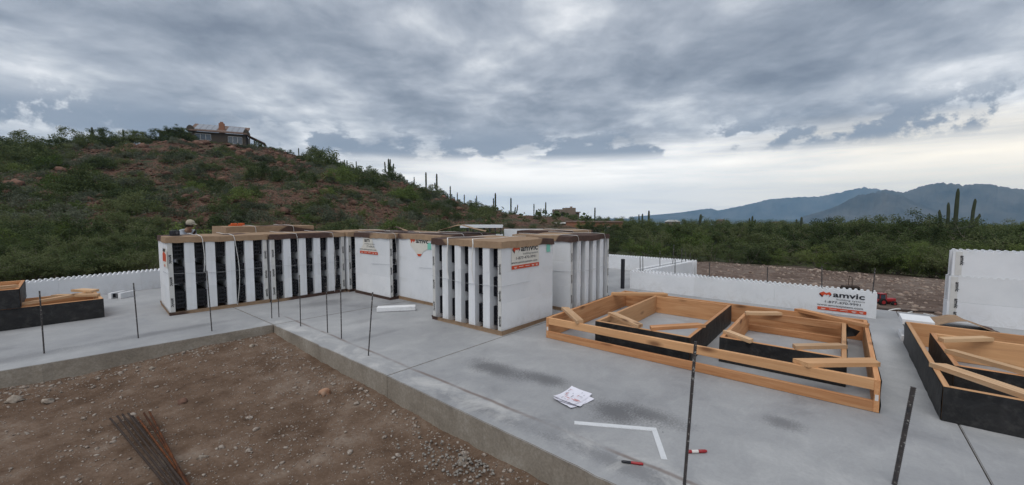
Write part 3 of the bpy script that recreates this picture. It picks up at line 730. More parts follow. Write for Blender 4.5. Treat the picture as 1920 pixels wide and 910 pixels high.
def wrap_sheet(parent, p0, p1, z0, h, seed=0, amp=.010):
    """thin black sheet stapled to a board face, a little loose"""
    p0, p1 = Vector((*p0, 0)), Vector((*p1, 0)); d = p1 - p0; L = d.length; n = max(8, int(L / .08)); V = []
    for j in range(5):
        for i in range(n + 1):
            x = L * i / n; V.append((x, -abs(amp * mnoise.noise(Vector((x * 4, j * .7, seed)))) - .003, h * j / 4))
    k = len(V); V += [(x, .0008 - .0025, z) for x, y, z in V]
    F = []
    for o_, fl in ((0, 0), (k, 1)):
        for j in range(4):
            for i in range(n):
                q = (o_ + j * (n + 1) + i, o_ + j * (n + 1) + i + 1, o_ + (j + 1) * (n + 1) + i + 1, o_ + (j + 1) * (n + 1) + i); F.append(q[::-1] if fl else q)
    MB().add(V, F).build('wrap_sheet', M['wrap'], parent, loc=(p0.x, p0.y, z0), rot=(0, 0, math.atan2(d.y, d.x)))
def buck(label, x0, x1, y0, y1, h=.286, th=.038, z=0.002, wraps='', rails='', z_base=0.0, rot=0.0):
    """open timber box lying on the slab; sides f (-X), b (+X), l (+Y), r (-Y)"""
    e = empty('timber_buck', (x0, y0, z_base), rot); tag(e, label, 'timber frame', 'timber opening frames lying on the slab')
    X, Y = x1 - x0, y1 - y0; t2 = th / 2
    for s, a, b in (('f', (t2, th), (t2, Y - th)), ('b', (X - t2, th), (X - t2, Y - th)), ('l', (0, Y - t2), (X, Y - t2)), ('r', (0, t2), (X, t2))):
        if s in rails:
            board(e, a, b, .089, th, z, name='rail'); board(e, a, b, .089, th, z + h - .089, name='rail')
        else: board(e, a, b, h, th, z, name='side_board')
    for s in wraps:
        a, b = {'f': ((0, Y), (0, 0)), 'r': ((0, 0), (X, 0)), 'b': ((X, 0), (X, Y)), 'l': ((X, Y), (0, Y))}[s]
        wrap_sheet(e, a, b, z, h - .004, seed=x0 + ord(s))
    return e
hB = .270
e = buck('largest timber frame, unwrapped front rails, holding two smaller frames', 4.36, 6.84, -.29, 2.97, hB, wraps='r', rails='f')
def wb(e, p0, p1, z, w_=.089, mat='pale_timber'):
    """brace given in slab coordinates"""
    o = e.location; brace(e, (p0[0] - o.x, p0[1] - o.y), (p1[0] - o.x, p1[1] - o.y), z, w_, .038, mat)
zb = .002 + hB + .001
wb(e, (4.90, 3.02), (4.36, 2.46), zb, .10); wb(e, (6.30, 2.99), (6.86, 2.24), zb, .11, 'timber')
wb(e, (6.87, .45), (6.38, -.30), zb, .10, 'timber'); wb(e, (4.84, -.30), (4.36, .26), zb, .13, 'timber')
MB().box(-.0015, 0, .008, .030, .10, .15).build('price_tag', M['white_ink'], e); MB().box(-.0015, 0, 3.226, 3.25, .10, .15).build('price_tag', M['white_ink'], e)
e = buck('black-wrapped square timber frame inside the largest frame, on its left', 4.60, 6.70, 1.24, 2.38, hB + .004, wraps='fr')
zb = .002 + hB + .005
wb(e, (5.02, 2.37), (4.62, 1.80), zb, .10); wb(e, (4.62, 1.70), (5.16, 1.25), zb, .10, 'timber')
e = buck('black-wrapped timber frame with railed back inside the largest frame, on its right', 4.84, 6.46, -.08, 1.00, hB + .004, wraps='fr', rails='b')
wb(e, (5.03, .98), (4.80, .68), zb, .07); wb(e, (6.15, .98), (6.44, .60), zb, .08); wb(e, (4.86, .34), (5.22, -.06), zb, .08)
MB().add([(1.62, -.01, .27), (1.68, -.03, .22), (1.74, -.14, .17), (1.66, -.10, .12), (1.62, -.008, .10)], [(0, 1, 2, 3, 4)]).build('loose_wrap', M['wrap'], e)
e = buck('large black-wrapped timber frame cut off by the right edge of the picture', 4.52, 7.02, -3.4, -.66, .275, wraps='fl')
wb(e, (5.06, -.68), (4.54, -1.14), .279, .115)
e = buck('smaller black-wrapped frame nested in the right-edge frame', 5.22, 6.52, -2.6, -.82, .275, wraps='fl')
wb(e, (5.66, -.84), (5.24, -1.26), .279, .08); wb(e, (6.1, -.84), (6.5, -1.26), .279, .08)
# left pair
e = buck('lower black-wrapped timber frame at the left edge, under another frame', -2.0, .85, 9.0, 9.95, .30, wraps='frl')
brace(e, (2.36, .75), (2.84, .28), .305, .09); brace(e, (2.62, .9), (2.82, .5), .345, .14)
brace(e, (1.9, .1), (2.7, .62), .305, .07)
e = buck('upper black-wrapped timber frame stacked at the far left edge', -2.2, .02, 9.10, 10.25, .27, wraps='frlb', z_base=.303, rot=R(-3.4))
brace(e, (1.4, .03), (2.2, .2), .274, .08)

# ================================================================ REBAR, PIPE, SMALL THINGS
def rebar_mesh(h, r=.0065, ribs=True):
    m = MB(); n = int(h / .0125) if ribs else 1; pr = []
    if ribs:
        for i in range(n):
            z = h * i / n; pr += [(r, z), (r, z + h / n * .6), (r * 1.22, z + h / n * .72), (r * 1.22, z + h / n * .92)]
    pr += [(r, h)] if ribs else [(r, 0), (r, h)]
    return m.lathe(pr, 8).mesh('rebar', M['steel'])
RG = 'rebar stubs standing along the inner slab edge'
def rebar(label, x, y, h, lean=(0, 0), r=.0065, ribs=True, z=-.02, group=RG):
    o = link('rebar', rebar_mesh(h - z, r, ribs), None, (x, y, z), (lean[1], lean[0], 0)); tag(o, label, 'rebar', group); return o
rebar('leftmost rebar stub, in front of the black-wrapped left frames', .16, 7.16, .735, (.0, 0))
rebar('second rebar stub from the left, in front of the low left wall', .97, 7.11, .73, (-.02, 0))
rebar('rebar stub in front of the middle of the leftmost foam bundle', 1.68, 6.75, .85, (-.03, .01))
rebar('rebar stub just behind the inner slab corner', 2.49, 6.87, .745, (.01, 0))
rebar('short rebar stub right behind the inner slab corner', 2.59, 6.86, .425, (0, 0))
rebar('rebar stub in front of the second foam bundle, right of the slab corner', 2.57, 6.05, .75, (.01, 0))
rebar('left one of the close pair of rebar stubs near the inner slab edge', 2.66, 5.43, .69, (.0, 0))
rebar('right one of the close pair of rebar stubs near the inner slab edge', 2.64, 5.02, .72, (.01, 0))
rebar('leaning rebar stub on the inner edge beside the foam offcut bar', 2.50, 4.16, .735, (.07, .05))
rebar('tall rebar stub in the foreground crossing the big timber frame', 2.45, .67, .86, (.08, .025), .0085)
rebar('thick rebar stub in the foreground, rightmost, next to the right timber frame', 3.24, -.30, .60, (.10, .10), .0115)
WG = 'thin rebar standing in the low foam walls'
def wall_rebar(px, ty, x, y, label):
    D = math.hypot(x, y); z = zat(px, ty, D); rebar(label, x, y, z, (random.uniform(-.04, .04), random.uniform(-.04, .04)), .008, False, .05, WG)
for px, ty, lab in ((1203, 479, 'leftmost thin rebar at the inner corner of the advert wall'), (1208, 480, 'thin rebar close beside the leftmost one in the advert wall corner'), (1268, 486, 'thin rebar in the advert wall in front of the return wall'),
                    (1333, 492, 'thin rebar in the middle left of the advert wall'), (1443, 500, 'thin rebar in the middle of the advert wall'), (1548, 499, 'thin rebar standing above the red logo of the advert wall'), (1642, 504, 'thin rebar at the right end of the advert wall')):
    a = AZ - phi_px(px); x = 8.56; 
    for _ in range(3): y = x * math.tan(a); x = 8.56 + (y + .46) * .032
    wall_rebar(px, ty, x, y, lab)
for px, ty, lab in ((1240, 470, 'thin rebar nearest the advert wall in the return wall'), (1262, 459, 'tall thin rebar in the return wall'), (1280, 466, 'thin rebar right of the tall one in the return wall'), (1288, 472, 'second last thin rebar of the return wall'), (1296, 474, 'last thin rebar at the far end of the return wall'), ):
    a = AZ - phi_px(px); y = 3.3
    for _ in range(6): x = y / math.tan(a); y = 3.42 - (x - 8.84) * .11
    wall_rebar(px, ty, x, y, lab)
rebar('thin rebar standing in the low left foam wall', -.0 + 1.0, 11.78, .80, (0, 0), .007, False, .05, WG) if False else None
o = MB().lathe([(.043, 0), (.043, .66), (.037, .66), (.037, .02)], 20).build('drain_pipe', M['black_plastic'], loc=(8.44, 3.72, -.01)); tag(o, 'black plastic pipe standing at the left end of the advert wall', 'pipe')

# rusty rods in the dirt
for k, (x0, y0, x1, y1, mt, lab) in enumerate([(.47, 5.06, .60, 2.9, 'dull_steel', 'grey-brown rod, leftmost of the fanned rebar bundle on the dirt'), (.55, 5.06, .635, 2.9, 'dull_steel', 'dull rod, second from the left in the fanned rebar bundle'), (.585, 5.02, .655, 2.9, 'dull_steel', 'dull brown rod in the middle of the fanned rebar bundle'),
                                           (.63, 4.90, .665, 2.9, 'rust', 'rusty rod, third from the right in the fanned rebar bundle'), (.68, 4.94, .655, 2.9, 'rust', 'rusty rod, second from the right in the fanned rebar bundle'), (.715, 4.92, .63, 2.9, 'rust', 'bright rusty rod, rightmost of the fanned rebar bundle'), (.605, 4.97, .645, 2.9, 'dull_steel', 'dark rod just left of the rusty ones in the fanned rebar bundle'), (.515, 5.05, .612, 2.9, 'dull_steel', 'dark rod between the two leftmost rods of the rebar bundle')]):
    q = [(x0 + (x1 - x0) * f, y0 + (y1 - y0) * f, -.225 + .02 * f + .007 * (k % 3)) for f in np.linspace(0, 1, 9)]
    o = MB().tube(q, .0078, 8).build('rusty_rod', M[mt], smooth=True); tag(o, lab, 'rebar', 'loose rebar rods on the dirt')

# stones
def stone(label, x, y, s, mat='stone', seed=1, flat=.55, z=None, name='stone', group='loose stones on the dirt'):
    V, F = rock_base(2, seed, .95); V = V * s * np.array([1, .75, flat])
    o = link(name, np_mesh(name, V, F, M[mat]), None, (x, y, (pitz(x, y) if z is None else z) + s * flat * .35), (0, 0, seed * 1.3)); tag(o, label, 'stone', group)
stone('orange stone alone on the dirt near the middle of the slab edge', 1.93, 4.05, .055, 'orange_stone', 4, .8)
stone('pale flat stone against the stem wall at the far left', -.08, 6.28, .065, 'stone', 7)
stone('pale stone lying right of the flat one near the left stem wall', .13, 6.05, .05, 'stone', 9)
stone('small pale stone near the left stem wall, before the pale patch', .95, 6.25, .035, 'stone', 11)
stone('dark stone in a little hollow of the dirt', .97, 4.98, .045, 'rock', 13)
stone('pale stone beside the inner slab corner', 1.95, 6.1, .038, 'stone', 15)
stone('pale stone at the foot of the stem wall near the gravel pile', 2.05, 2.15, .05, 'stone', 17)
stone('pale pebble near the bottom of the picture, right of the rusty rods', .83, 3.75, .03, 'stone', 19)
pts, sz = [], []
for k in range(170):
    a = rng.normal(0, 1); b = rng.normal(0, .06)
    x = 2.12 - abs(rng.normal(0, .13)) * (1 + abs(a) * .5); y = 2.2 + .3 * a
    if x < (2.2 + .0286 * (y - 1.19)) - .02: s = rng.uniform(.006, .017); pts.append((x, y, pitz(x, y) + s * .4 + abs(b) * .3)); sz.append(s)
tag(link('gravel_pile', scatter_rocks('gravel_pile', pts, sz, pebs, simple('grey_gravel', (.34, .32, .29), (.18, .16, .14), 40, .9, .2, .2, world=True))), 'small pile of grey gravel against the stem wall', 'gravel', kind='stuff')

# drawings
pp = empty('paper_drawings', (3.03, 1.775, .002), AZ - math.pi / 2 + R(2)); tag(pp, 'white paper drawings fanned out on the slab', 'paper')
def sheet(dx, dy, rz, dz, curl):
    n = 10; V = []
    for j in range(n + 1):
        for i in range(n + 1):
            u, v_ = i / n - .5, j / n - .5
            V.append((u * .28, v_ * .216, dz + curl * (abs(u) ** 2.5) * 1.6 + (.03 * max(0, v_) ** 2) + .006 * abs(mnoise.noise(Vector((u * 5 + dz * 90, v_ * 5, 2)))) * (abs(u) + abs(v_))))
    F = [(j * (n + 1) + i, j * (n + 1) + i + 1, (j + 1) * (n + 1) + i + 1, (j + 1) * (n + 1) + i) for j in range(n) for i in range(n)]
    o = MB().add(V, F).build('sheet', M['sheet'], pp, loc=(dx, dy, 0), rot=(0, 0, rz)); return o
s1 = sheet(0, -.035, R(34), .001, .04); s2 = sheet(.012, -.01, R(57), .004, .04); s3 = sheet(.0, .012, R(45), .007, .06)
lm, lm2 = MB(), MB(); rr = random.Random(3)
for k in range(26):
    x, y = rr.uniform(-.1, .1), rr.uniform(-.085, .085); z = .0125 + .06 * (abs(x / .28) ** 2.5) * 1.6 + .03 * max(0, y / .216) ** 2
    l = rr.uniform(.008, .03); a = rr.choice((0, 1.57)); m_ = lm if k % 2 else lm2
    m_.box(-l, l, -.0011, .0011, z, z + .0006, Matrix.Translation((x, y, 0)) @ Matrix.Rotation(a, 4, 'Z'))
tag(lm.build('drawn_lines', M['grey_ink'], s3), kind='stuff'); tag(lm2.build('drawn_lines', M['red_ink'], s3), kind='stuff')

# framing square
fs = empty('framing_square', (2.99, 1.03, .001)); tag(fs, 'aluminium framing square lying on the slab', 'framing square')
a = math.atan2(1.57 - 1.03, 2.685 - 2.99)
poly = [(0, 0), (.61, 0), (.61, .051), (.038, .051), (.038, .406), (0, .406)]
o = MB().prism(poly, 0, .0035).build('blade', M['alu'], fs, rot=(0, 0, a))
mk = MB()
for i in range(1, 96): mk.box(i * .00635 - .0003, i * .00635 + .0003, .051 - (.012 if i % 4 == 0 else .007), .0505, .0035, .0038)
tag(mk.build('graduations', M['grey_ink'], o), kind='stuff')
MB().lathe([(.004, 0), (.004, .0004)], 10).build('hole', M['ink'], fs, loc=(-.03, -.06, .0036))
# markers
def marker(label, x, y, rz, body, capm, L=.137, r=.0085, band=None):
    e = empty('marker_pen', (x, y, r + .001)); e.rotation_euler = (0, 0, rz); tag(e, label, 'marker')
    X = Matrix.Rotation(math.pi / 2, 4, 'Y')
    MB().lathe([(r * .55, 0), (r * .95, .004), (r, .012), (r, L * .55), (r * .9, L * .56)], 16, X).build('barrel', body, e, smooth=True)
    MB().lathe([(r * .92, L * .56), (r * 1.05, L * .57), (r * 1.02, L * .9), (r * .7, L * .985), (r * .45, L)], 16, X).build('cap', capm, e, smooth=True)
    if band: MB().lathe([(r * 1.012, L * .2), (r * 1.015, L * .21), (r * 1.015, L * .53), (r * 1.012, L * .54)], 16, X).build('label_band', band, e, smooth=True)
marker('red marker pen with black cap on the slab edge', 2.48, .93, math.atan2(1.05 - .93, 2.42 - 2.48), M['red_plastic'], M['black_plastic'])
marker('red marker pen with white label next to the tall foreground rebar', 2.80, .75, math.atan2(.64 - .75, 2.90 - 2.80), M['red_plastic'], M['red_plastic'], .135, .0105, M['white_ink'])

# black case and small crumpled orange cloth on the lids
bc = empty('black_case', (1.66, 8.42, 1.275), R(35)); bc.scale = (.75, .75, .75); tag(bc, 'small black radio case on the lid of the leftmost bundle', 'radio')
MB().cbox(-.09, .09, -.05, .05, .012, .12, .015).build('body', M['black_plastic'], bc); MB().tube([(-.06, 0, .115), (-.05, 0, .14), (.05, 0, .14), (.06, 0, .115)], .007, 6).build('handle', M['black_plastic'], bc)
MB().lathe([(.035, 0), (.035, .004)], 16, Matrix.Translation((0, -.05, .065)) @ Matrix.Rotation(math.pi / 2, 4, 'X')).build('speaker_grille', M['grey_ink'], bc)
MB().lathe([(.12, 0), (.13, .006), (.12, .012)], 18).build('base_plate', M['black_plastic'], bc)
oc = MB(); 
for k in range(6): oc.cbox(-.09 + k * .03, -.05 + k * .035, -.02, .03, 0, .02 + .03 * abs(math.sin(k * 2.1)), .004, Matrix.Rotation(.3 * math.sin(k * 3), 4, 'Z'))
o = oc.build('orange_cloth', M['orange'], loc=(3.1, 10.35, 1.375), scale=1.4); tag(o, 'crumpled orange cloth on the deep tan lid at the back', 'cloth')

# white conduit coils, plank and scraps right of the advert wall
for k, (cx, cy, r_, lab) in enumerate([(10.6, -1.2, .95, 'outer white conduit loop on the dirt by the tall foam wall'), (10.35, -1.28, .72, 'inner white conduit loop on the dirt by the tall foam wall')]):
    q = [(cx + r_ * 1.1 * math.cos(a), cy + r_ * .55 * math.sin(a), -.36 + .05 * k + .03 * math.sin(a * 3 + k)) for a in np.linspace(0.4, 6.0, 40)]
    o = MB().tube(q, .013, 8).build('conduit', M['pvc'], smooth=True); tag(o, lab, 'conduit', 'white conduit lying on the dirt')
e = empty('plank', (9.5, -.95, -.4), R(60)); tag(e, 'tan plank lying on the dirt behind the end of the advert wall', 'plank')
MB().cbox(-.7, .7, -.15, .15, .26, .30, .004).build('board', M['timber'], e); MB().cbox(-.6, -.5, -.14, .14, -.06, .258, .004).build('bearer', M['timber'], e); MB().cbox(.5, .6, -.14, .14, -.06, .258, .004).build('bearer', M['timber'], e)
for k, (x, y, lab) in enumerate([(11.2, -1.05, 'white foam scrap on the dirt behind the plank, farther one'), (10.3, -.98, 'white foam scrap on the dirt behind the plank, nearer one')]):
    o = MB().cbox(-.14, .14, -.1, .1, 0, .10, .015).build('foam_scrap', M['foam'], loc=(x, y, terr(x, y) - .01), rot=(0, 0, k)); tag(o, lab, 'foam scrap')
pb = MB().cbox(-1.4, 1.4, -.06, .06, 0, .05, .006).build('dark_beam', M['dull_steel'], loc=(12.4, -1.75, terr(12.4, -1.75)), rot=(0, 0, R(-68))); tag(pb, 'dark beam lying across the dirt behind the conduit', 'beam')

# small red tractor
tr = empty('small_tractor', (12.9, -.84, terr(12.9, -.84) - .02), AZ + R(-92)); tr.scale = (.85, .85, .85); tag(tr, 'small red tractor with cab on the dirt behind the advert wall', 'tractor')
MB().cbox(.0, .26, -.065, .065, .10, .20, .02).build('bonnet', M['red_plastic'], tr); MB().cbox(-.22, .0, -.09, .09, .09, .17, .012).build('chassis', M['red_plastic'], tr)
MB().cbox(-.20, -.02, -.085, .085, .31, .335, .008).build('cab_roof', M['red_plastic'], tr)
for x, y in ((-.19, -.075), (-.19, .075), (-.03, -.075), (-.03, .075)): MB().box(x - .008, x + .008, y - .008, y + .008, .165, .312).build('cab_post', M['red_plastic'], tr)
MB().box(-.175, -.045, -.068, .068, .172, .306).build('cab_window', M['glass'], tr)
for x, r_, y in ((.17, .065, -.10), (.17, .065, .10), (-.15, .105, -.115), (-.15, .105, .115)):
    wv = MB().lathe([(r_ * .5, -.03), (r_ * .9, -.033), (r_, -.02), (r_, .02), (r_ * .9, .033), (r_ * .5, .03)], 18, Matrix.Rotation(math.pi / 2, 4, 'X')).build('wheel', M['tyre'], tr, loc=(x, y, r_))
    MB().lathe([(r_ * .48, -.035), (r_ * .5, 0), (r_ * .48, .035)], 12, Matrix.Rotation(math.pi / 2, 4, 'X')).build('rim', M['red_plastic'], wv)
tb = empty('small_loader', (14.1, -.22, terr(14.1, -.22) - .02), AZ + R(70)); tb.scale = (.62, .62, .8); tag(tb, 'small machine with a rounded roll bar half hidden behind the advert wall', 'loader')
MB().tube([(0, -.17, .1), (0, -.17, .45), (0, -.12, .56), (0, .12, .56), (0, .17, .45), (0, .17, .1)], .014, 8).build('roll_bar', M['dull_steel'], tb)
MB().cbox(-.3, .3, -.14, .14, .10, .26, .03).build('body', M['dull_steel'], tb)
for x in (-.2, .2):
    for y in (-.17, .17): MB().lathe([(.06, -.035), (.11, -.03), (.11, .03), (.06, .035)], 16, Matrix.Rotation(math.pi / 2, 4, 'X')).build('wheel', M['tyre'], tb, loc=(x, y, .11))

# ================================================================ WORKER
def skin_obj(name, verts, edges, radii, mat, parent, sub=2):
    me = bpy.data.meshes.new(name); me.from_pydata(verts, edges, []); o = link(name, me, parent); me.materials.append(mat)
    md = o.modifiers.new('skin', 'SKIN'); md.use_smooth_shade = True
    for i, r_ in enumerate(radii):
        sv_ = me.skin_vertices[0].data[i]; sv_.radius = r_ if isinstance(r_, tuple) else (r_, r_); sv_.use_root = (i == 0)
    ss = o.modifiers.new('sub', 'SUBSURF'); ss.levels = sub; ss.render_levels = sub; return o
wx, wy = polar(347, 14.4); wz = -.13
pe = empty('person', (wx, wy, wz), AZ - math.pi / 2); tag(pe, 'person in grey shirt and tan cap bending forward behind the leftmost foam bundles', 'person')
dz = .0
hip = (-.33, 0, .98); sp = (-.16, 0, 1.13); ch = (.02, 0, 1.27); nk = (.12, -.01, 1.37); hd = (.18, -.03, 1.47)
body_v = [hip, sp, ch, nk, (.145, -.015, 1.42), (.175, -.03, 1.50),                                      # 0-5 head
          (.02, -.19, 1.27), (.14, -.24, 1.02), (.34, -.18, .96), (.42, -.17, .95),                         # right arm 6-9
          (.02, .19, 1.27), (.14, .24, 1.02), (.34, .18, .96), (.42, .17, .95),                             # left arm 10-13
          (-.33, -.10, .93), (-.24, -.12, .50), (-.32, -.12, .09), (-.20, -.13, .04),                       # right leg
          (-.33, .10, .93), (-.20, .12, .50), (-.30, .12, .09), (-.18, .13, .04)]
body_e = [(0, 1), (1, 2), (2, 3), (3, 4), (4, 5), (2, 6), (6, 7), (7, 8), (8, 9), (2, 10), (10, 11), (11, 12), (12, 13), (0, 14), (14, 15), (15, 16), (16, 17), (0, 18), (18, 19), (19, 20), (20, 21)]
body_r = [.14, .13, .15, .06, .075, .088, .06, .045, .034, .035, .06, .045, .034, .035, .085, .06, .04, .04, .085, .06, .04, .04]
bd = skin_obj('body', body_v, body_e, body_r, M['skin'], pe)
sh_v = [(-.30, 0, 1.0), sp, ch, (.07, 0, 1.325), (.02, -.19, 1.275), (.10, -.225, 1.12), (.02, .19, 1.275), (.10, .225, 1.12)]
skin_obj('shirt', sh_v, [(0, 1), (1, 2), (2, 3), (2, 4), (4, 5), (2, 6), (6, 7)], [.165, .158, .175, .10, .09, .085, .09, .085], M['shirt'], pe)
skin_obj('trousers', [(-.34, 0, .97), (-.33, -.10, .92), (-.24, -.12, .50), (-.31, -.12, .11), (-.33, .10, .92), (-.20, .12, .50), (-.30, .12, .11)], [(0, 1), (1, 2), (2, 3), (0, 4), (4, 5), (5, 6)], [.15, .10, .075, .06, .10, .075, .06], M['denim'], pe)
MB().lathe([(.098, -.04), (.102, 0), (.098, .04), (.08, .075), (.045, .098), (.01, .106)], 16, Matrix.Translation((.175, -.03, 1.525)) @ Matrix.Rotation(R(12), 4, 'Y')).build('cap', M['khaki'], pe, smooth=True)
MB().add([(.25, -.09, 1.52), (.33, -.07, 1.495), (.34, -.03, 1.49), (.33, .02, 1.495), (.25, .04, 1.52), (.27, -.03, 1.515)], [(0, 1, 2, 5), (5, 2, 3, 4)]).build('cap_brim', M['khaki'], pe)
MB().lathe([(.085, -.05), (.094, 0), (.09, .05)], 12, Matrix.Translation((.155, -.03, 1.485))).build('hair', M['hair'], pe, smooth=True)
for yy in (-.06, 0): MB().lathe([(.002, 0), (.009, .002), (.009, .006), (.002, .008)], 8, Matrix.Translation((.262, yy, 1.49)) @ Matrix.Rotation(R(90), 4, 'Y')).build('eye', M['hair'], pe)
MB().add([(.258, -.03, 1.50), (.255, -.045, 1.455), (.255, -.015, 1.455), (.285, -.03, 1.46)], [(0, 1, 3), (0, 3, 2), (1, 2, 3), (0, 2, 1)]).build('nose', M['skin'], pe)
for sgn in (-1, 1):
    for k in range(5):
        q0 = Vector((.43 if k else .40, sgn * (.17 + (k - 2) * .018), .945)); L = (.05, .075, .085, .08, .06)[k]
        d = Vector((.75, 0, -.6)) if k else Vector((.5, -sgn * .7, -.3))
        MB().tube([q0, q0 + d * L * .55, q0 + Vector((d.x * .8, d.y * .8, -.9)).normalized() * L], [.0095, .009, .007], 6).build('finger', M['skin'], pe, smooth=True)

# ================================================================ HOUSES
def wpart(parent, name, mat, x0, x1, y0, y1, z0, z1): return MB().box(x0, x1, y0, y1, z0, z1).build(name, M[mat], parent)
def window(parent, x0, x1, z0, z1, y, panes=3, fr='white_paint'):
    wn = MB(); t_ = .09
    wn.box(x0, x1, y - .08, y - .005, z1 - t_, z1); wn.box(x0, x1, y - .08, y - .005, z0, z0 + t_)
    for k in range(panes + 1):
        xx = x0 + (x1 - x0) * k / panes; wn.box(max(xx - t_ / 2, x0), min(xx + t_ / 2, x1), y - .078, y - .006, z0 + t_, z1 - t_)
    o = wn.build('window', M[fr], parent)
    for k in range(panes):
        a = x0 + (x1 - x0) * k / panes + t_ / 2; b = x0 + (x1 - x0) * (k + 1) / panes - t_ / 2
        MB().box(a, b, y - .04, y - .03, z0 + t_, z1 - t_).build('pane', M['glass'], o)
# hilltop house: local x right, y away from the camera
def face_cam(name, px, D, z, turn=0.0):
    x, y = polar(px, D); return empty(name, (x, y, z), math.atan2(y, x) - math.pi / 2 + R(turn))
hD = 150; u = hD * math.cos(phi_px(430)) / 762 * 1.02
hz = zat(420, 275, hD) + .1
hh = face_cam('hilltop_house', 420, hD, hz, -9); hh.scale = (.78, .78, .86); tag(hh, 'brown hilltop house with central chimney and wide windows on the left ridge', 'house')
wpart(hh, 'wall', 'stucco_brown', -8.6, 8.4, 0, 9, -1, 4.4)
MB().add([(-9.2, -.9, 4.35), (8.9, -.9, 4.35), (8.9, 9.5, 8.1), (-9.2, 9.5, 8.1), (-9.2, -.9, 4.75), (8.9, -.9, 4.75), (8.9, 9.5, 8.5), (-9.2, 9.5, 8.5)], [(3, 2, 1, 0), (4, 5, 6, 7), (0, 1, 5, 4), (1, 2, 6, 5), (2, 3, 7, 6), (3, 0, 4, 7)]).build('roof', M['roof_tile'], hh)
rf = [o for o in bpy.data.objects if o.parent == hh and o.name.startswith('roof')][0]
def rpanel(x0, x1, f0, f1, lift=.1):
    g = lambda f: (-.9 + 10.4 * f, 4.75 + 3.75 * f + lift)
    (ya, za), (yb, zb_) = g(f0), g(f1)
    MB().add([(x0, ya, za), (x1, ya, za), (x1, yb, zb_), (x0, yb, zb_), (x0, ya, za - .08), (x1, ya, za - .08), (x1, yb, zb_ - .08), (x0, yb, zb_ - .08)], [(0, 1, 2, 3), (7, 6, 5, 4), (0, 4, 5, 1), (1, 5, 6, 2), (2, 6, 7, 3), (3, 7, 4, 0)]).build('solar_panel', M['solar'], rf)
for k in range(4): rpanel(-7.9 + k * 1.75, -6.25 + k * 1.75, .12, .95)
for k in range(3): rpanel(2.0 + k * 1.85, 3.75 + k * 1.85, .1, .9)
for x0, x1 in ((-10.1, -7.6), (7.6, 9.6)):
    MB().prism([(x0 + (x1 - x0) * (.5 - .5 * math.cos(a)), 4.4 + 1.9 * math.sin(a)) for a in np.linspace(0, math.pi, 9)], -.5, 3.5, Matrix(((1, 0, 0, 0), (0, 0, 1, 0), (0, 1, 0, 0), (0, 0, 0, 1)))).build('parapet', M['stucco_brown'], hh)
ch_ = wpart(hh, 'chimney', 'brick_orange', -.5, 1.3, 2.0, 3.3, 4.4, 8.1); wpart(ch_, 'chimney_cap', 'brick_orange', -.1, .9, 2.2, 3.1, 8.1, 8.6)
window(hh, -7.6, -2.7, 1.6, 3.7, 0, 3); window(hh, 2.6, 7.2, .9, 3.5, 0, 3)
MB().add([(8.4, -.6, 4.5), (8.4, 7, 4.5), (14.6, 7, 1.7), (14.6, -.6, 1.7), (8.4, -.6, 4.75), (8.4, 7, 4.75), (14.8, 7, 1.95), (14.8, -.6, 1.95)], [(0, 1, 2, 3), (7, 6, 5, 4), (0, 3, 7, 4), (1, 5, 6, 2), (3, 2, 6, 7), (0, 4, 5, 1)]).build('porch_roof', M['roof_tile'], hh)
for x in (9.6, 11.2, 12.6, 13.6): wpart(hh, 'post', 'stucco_brown', x - .18, x + .18, -.2, .15, -2.5, 4.5 - (x - 8.4) * .45)
wpart(hh, 'wing_wall', 'stucco_brown', -16, -9.0, 1.5, 8, -1, 3.4); wpart(hh, 'wing_roof', 'roof_tile', -18.6, -8.7, .4, 8.5, 3.4, 3.9); wpart(hh, 'post', 'stucco_brown', -18.2, -17.7, .6, 1.1, -1.5, 3.4)
# tan blocky house
th_ = face_cam('flat_roofed_house', 1064, 205, zat(1064, 412, 205) - 3, 14); tag(th_, 'tan flat-roofed two-storey house on the low rise left of the valley', 'house')
wpart(th_, 'wall', 'stucco_tan', -6, 2.6, 0, 8, -2, 6.6); wpart(th_, 'parapet', 'stucco_tan', -6.15, -.8, -.12, 8, 6.6, 8.1); wpart(th_, 'upper_storey', 'stucco_tan', -.8, 4.4, .9, 8, 5.5, 8.9); wpart(th_, 'wing_wall', 'stucco_tan', 2.6, 6.6, 2, 8, -2, 6.4)
wpart(th_, 'roof', 'roof_tile', 2.4, 7.0, 1.2, 8, 6.4, 6.9); wpart(th_, 'balcony', 'dark_open', -4.2, .6, -.1, -.02, 4.9, 6.2); wpart(th_, 'chimney', 'stucco_tan', 2.2, 3.2, 3, 4, 8.9, 9.6); wpart(th_, 'window', 'glass', 3.6, 5.6, 1.93, 1.99, 3.8, 5.4)
# orange brick house
oh = face_cam('brick_house', 1112, 66, -4.2, 5); tag(oh, 'orange brick single-storey house with flat roof among the trees', 'house')
wpart(oh, 'wall', 'brick_orange', -4.2, 4.6, 0, 6, 0, 4.75); wpart(oh, 'roof', 'roof_tile', -4.3, 4.7, -.15, 6.1, 4.75, 4.92)
wpart(oh, 'wall', 'brick_orange', -4.2, -.6, -1.2, -.002, 0, 4.55); wpart(oh, 'doorway', 'dark_open', -.3, 1.2, -.06, -.004, 2.4, 4.1); window(oh, 1.8, 3.2, 2.6, 4.1, 0, 2)
wpart(oh, 'porch_slab', 'white_paint', 2.6, 6.8, -1.6, -.01, 2.0, 2.2); MB().lathe([(.7, 0), (.85, .08), (.85, .16), (.2, .2)], 14).build('table_top', M['dark_open'], oh, loc=(4.4, -1, 3.0)); wpart(oh, 'table_leg', 'dark_open', 4.34, 4.46, -1.06, -.94, 2.2, 3.0)
ca = face_cam('carport', 1058, 76, -2.4); tag(ca, 'pale flat carport roof left of the orange brick house', 'carport')
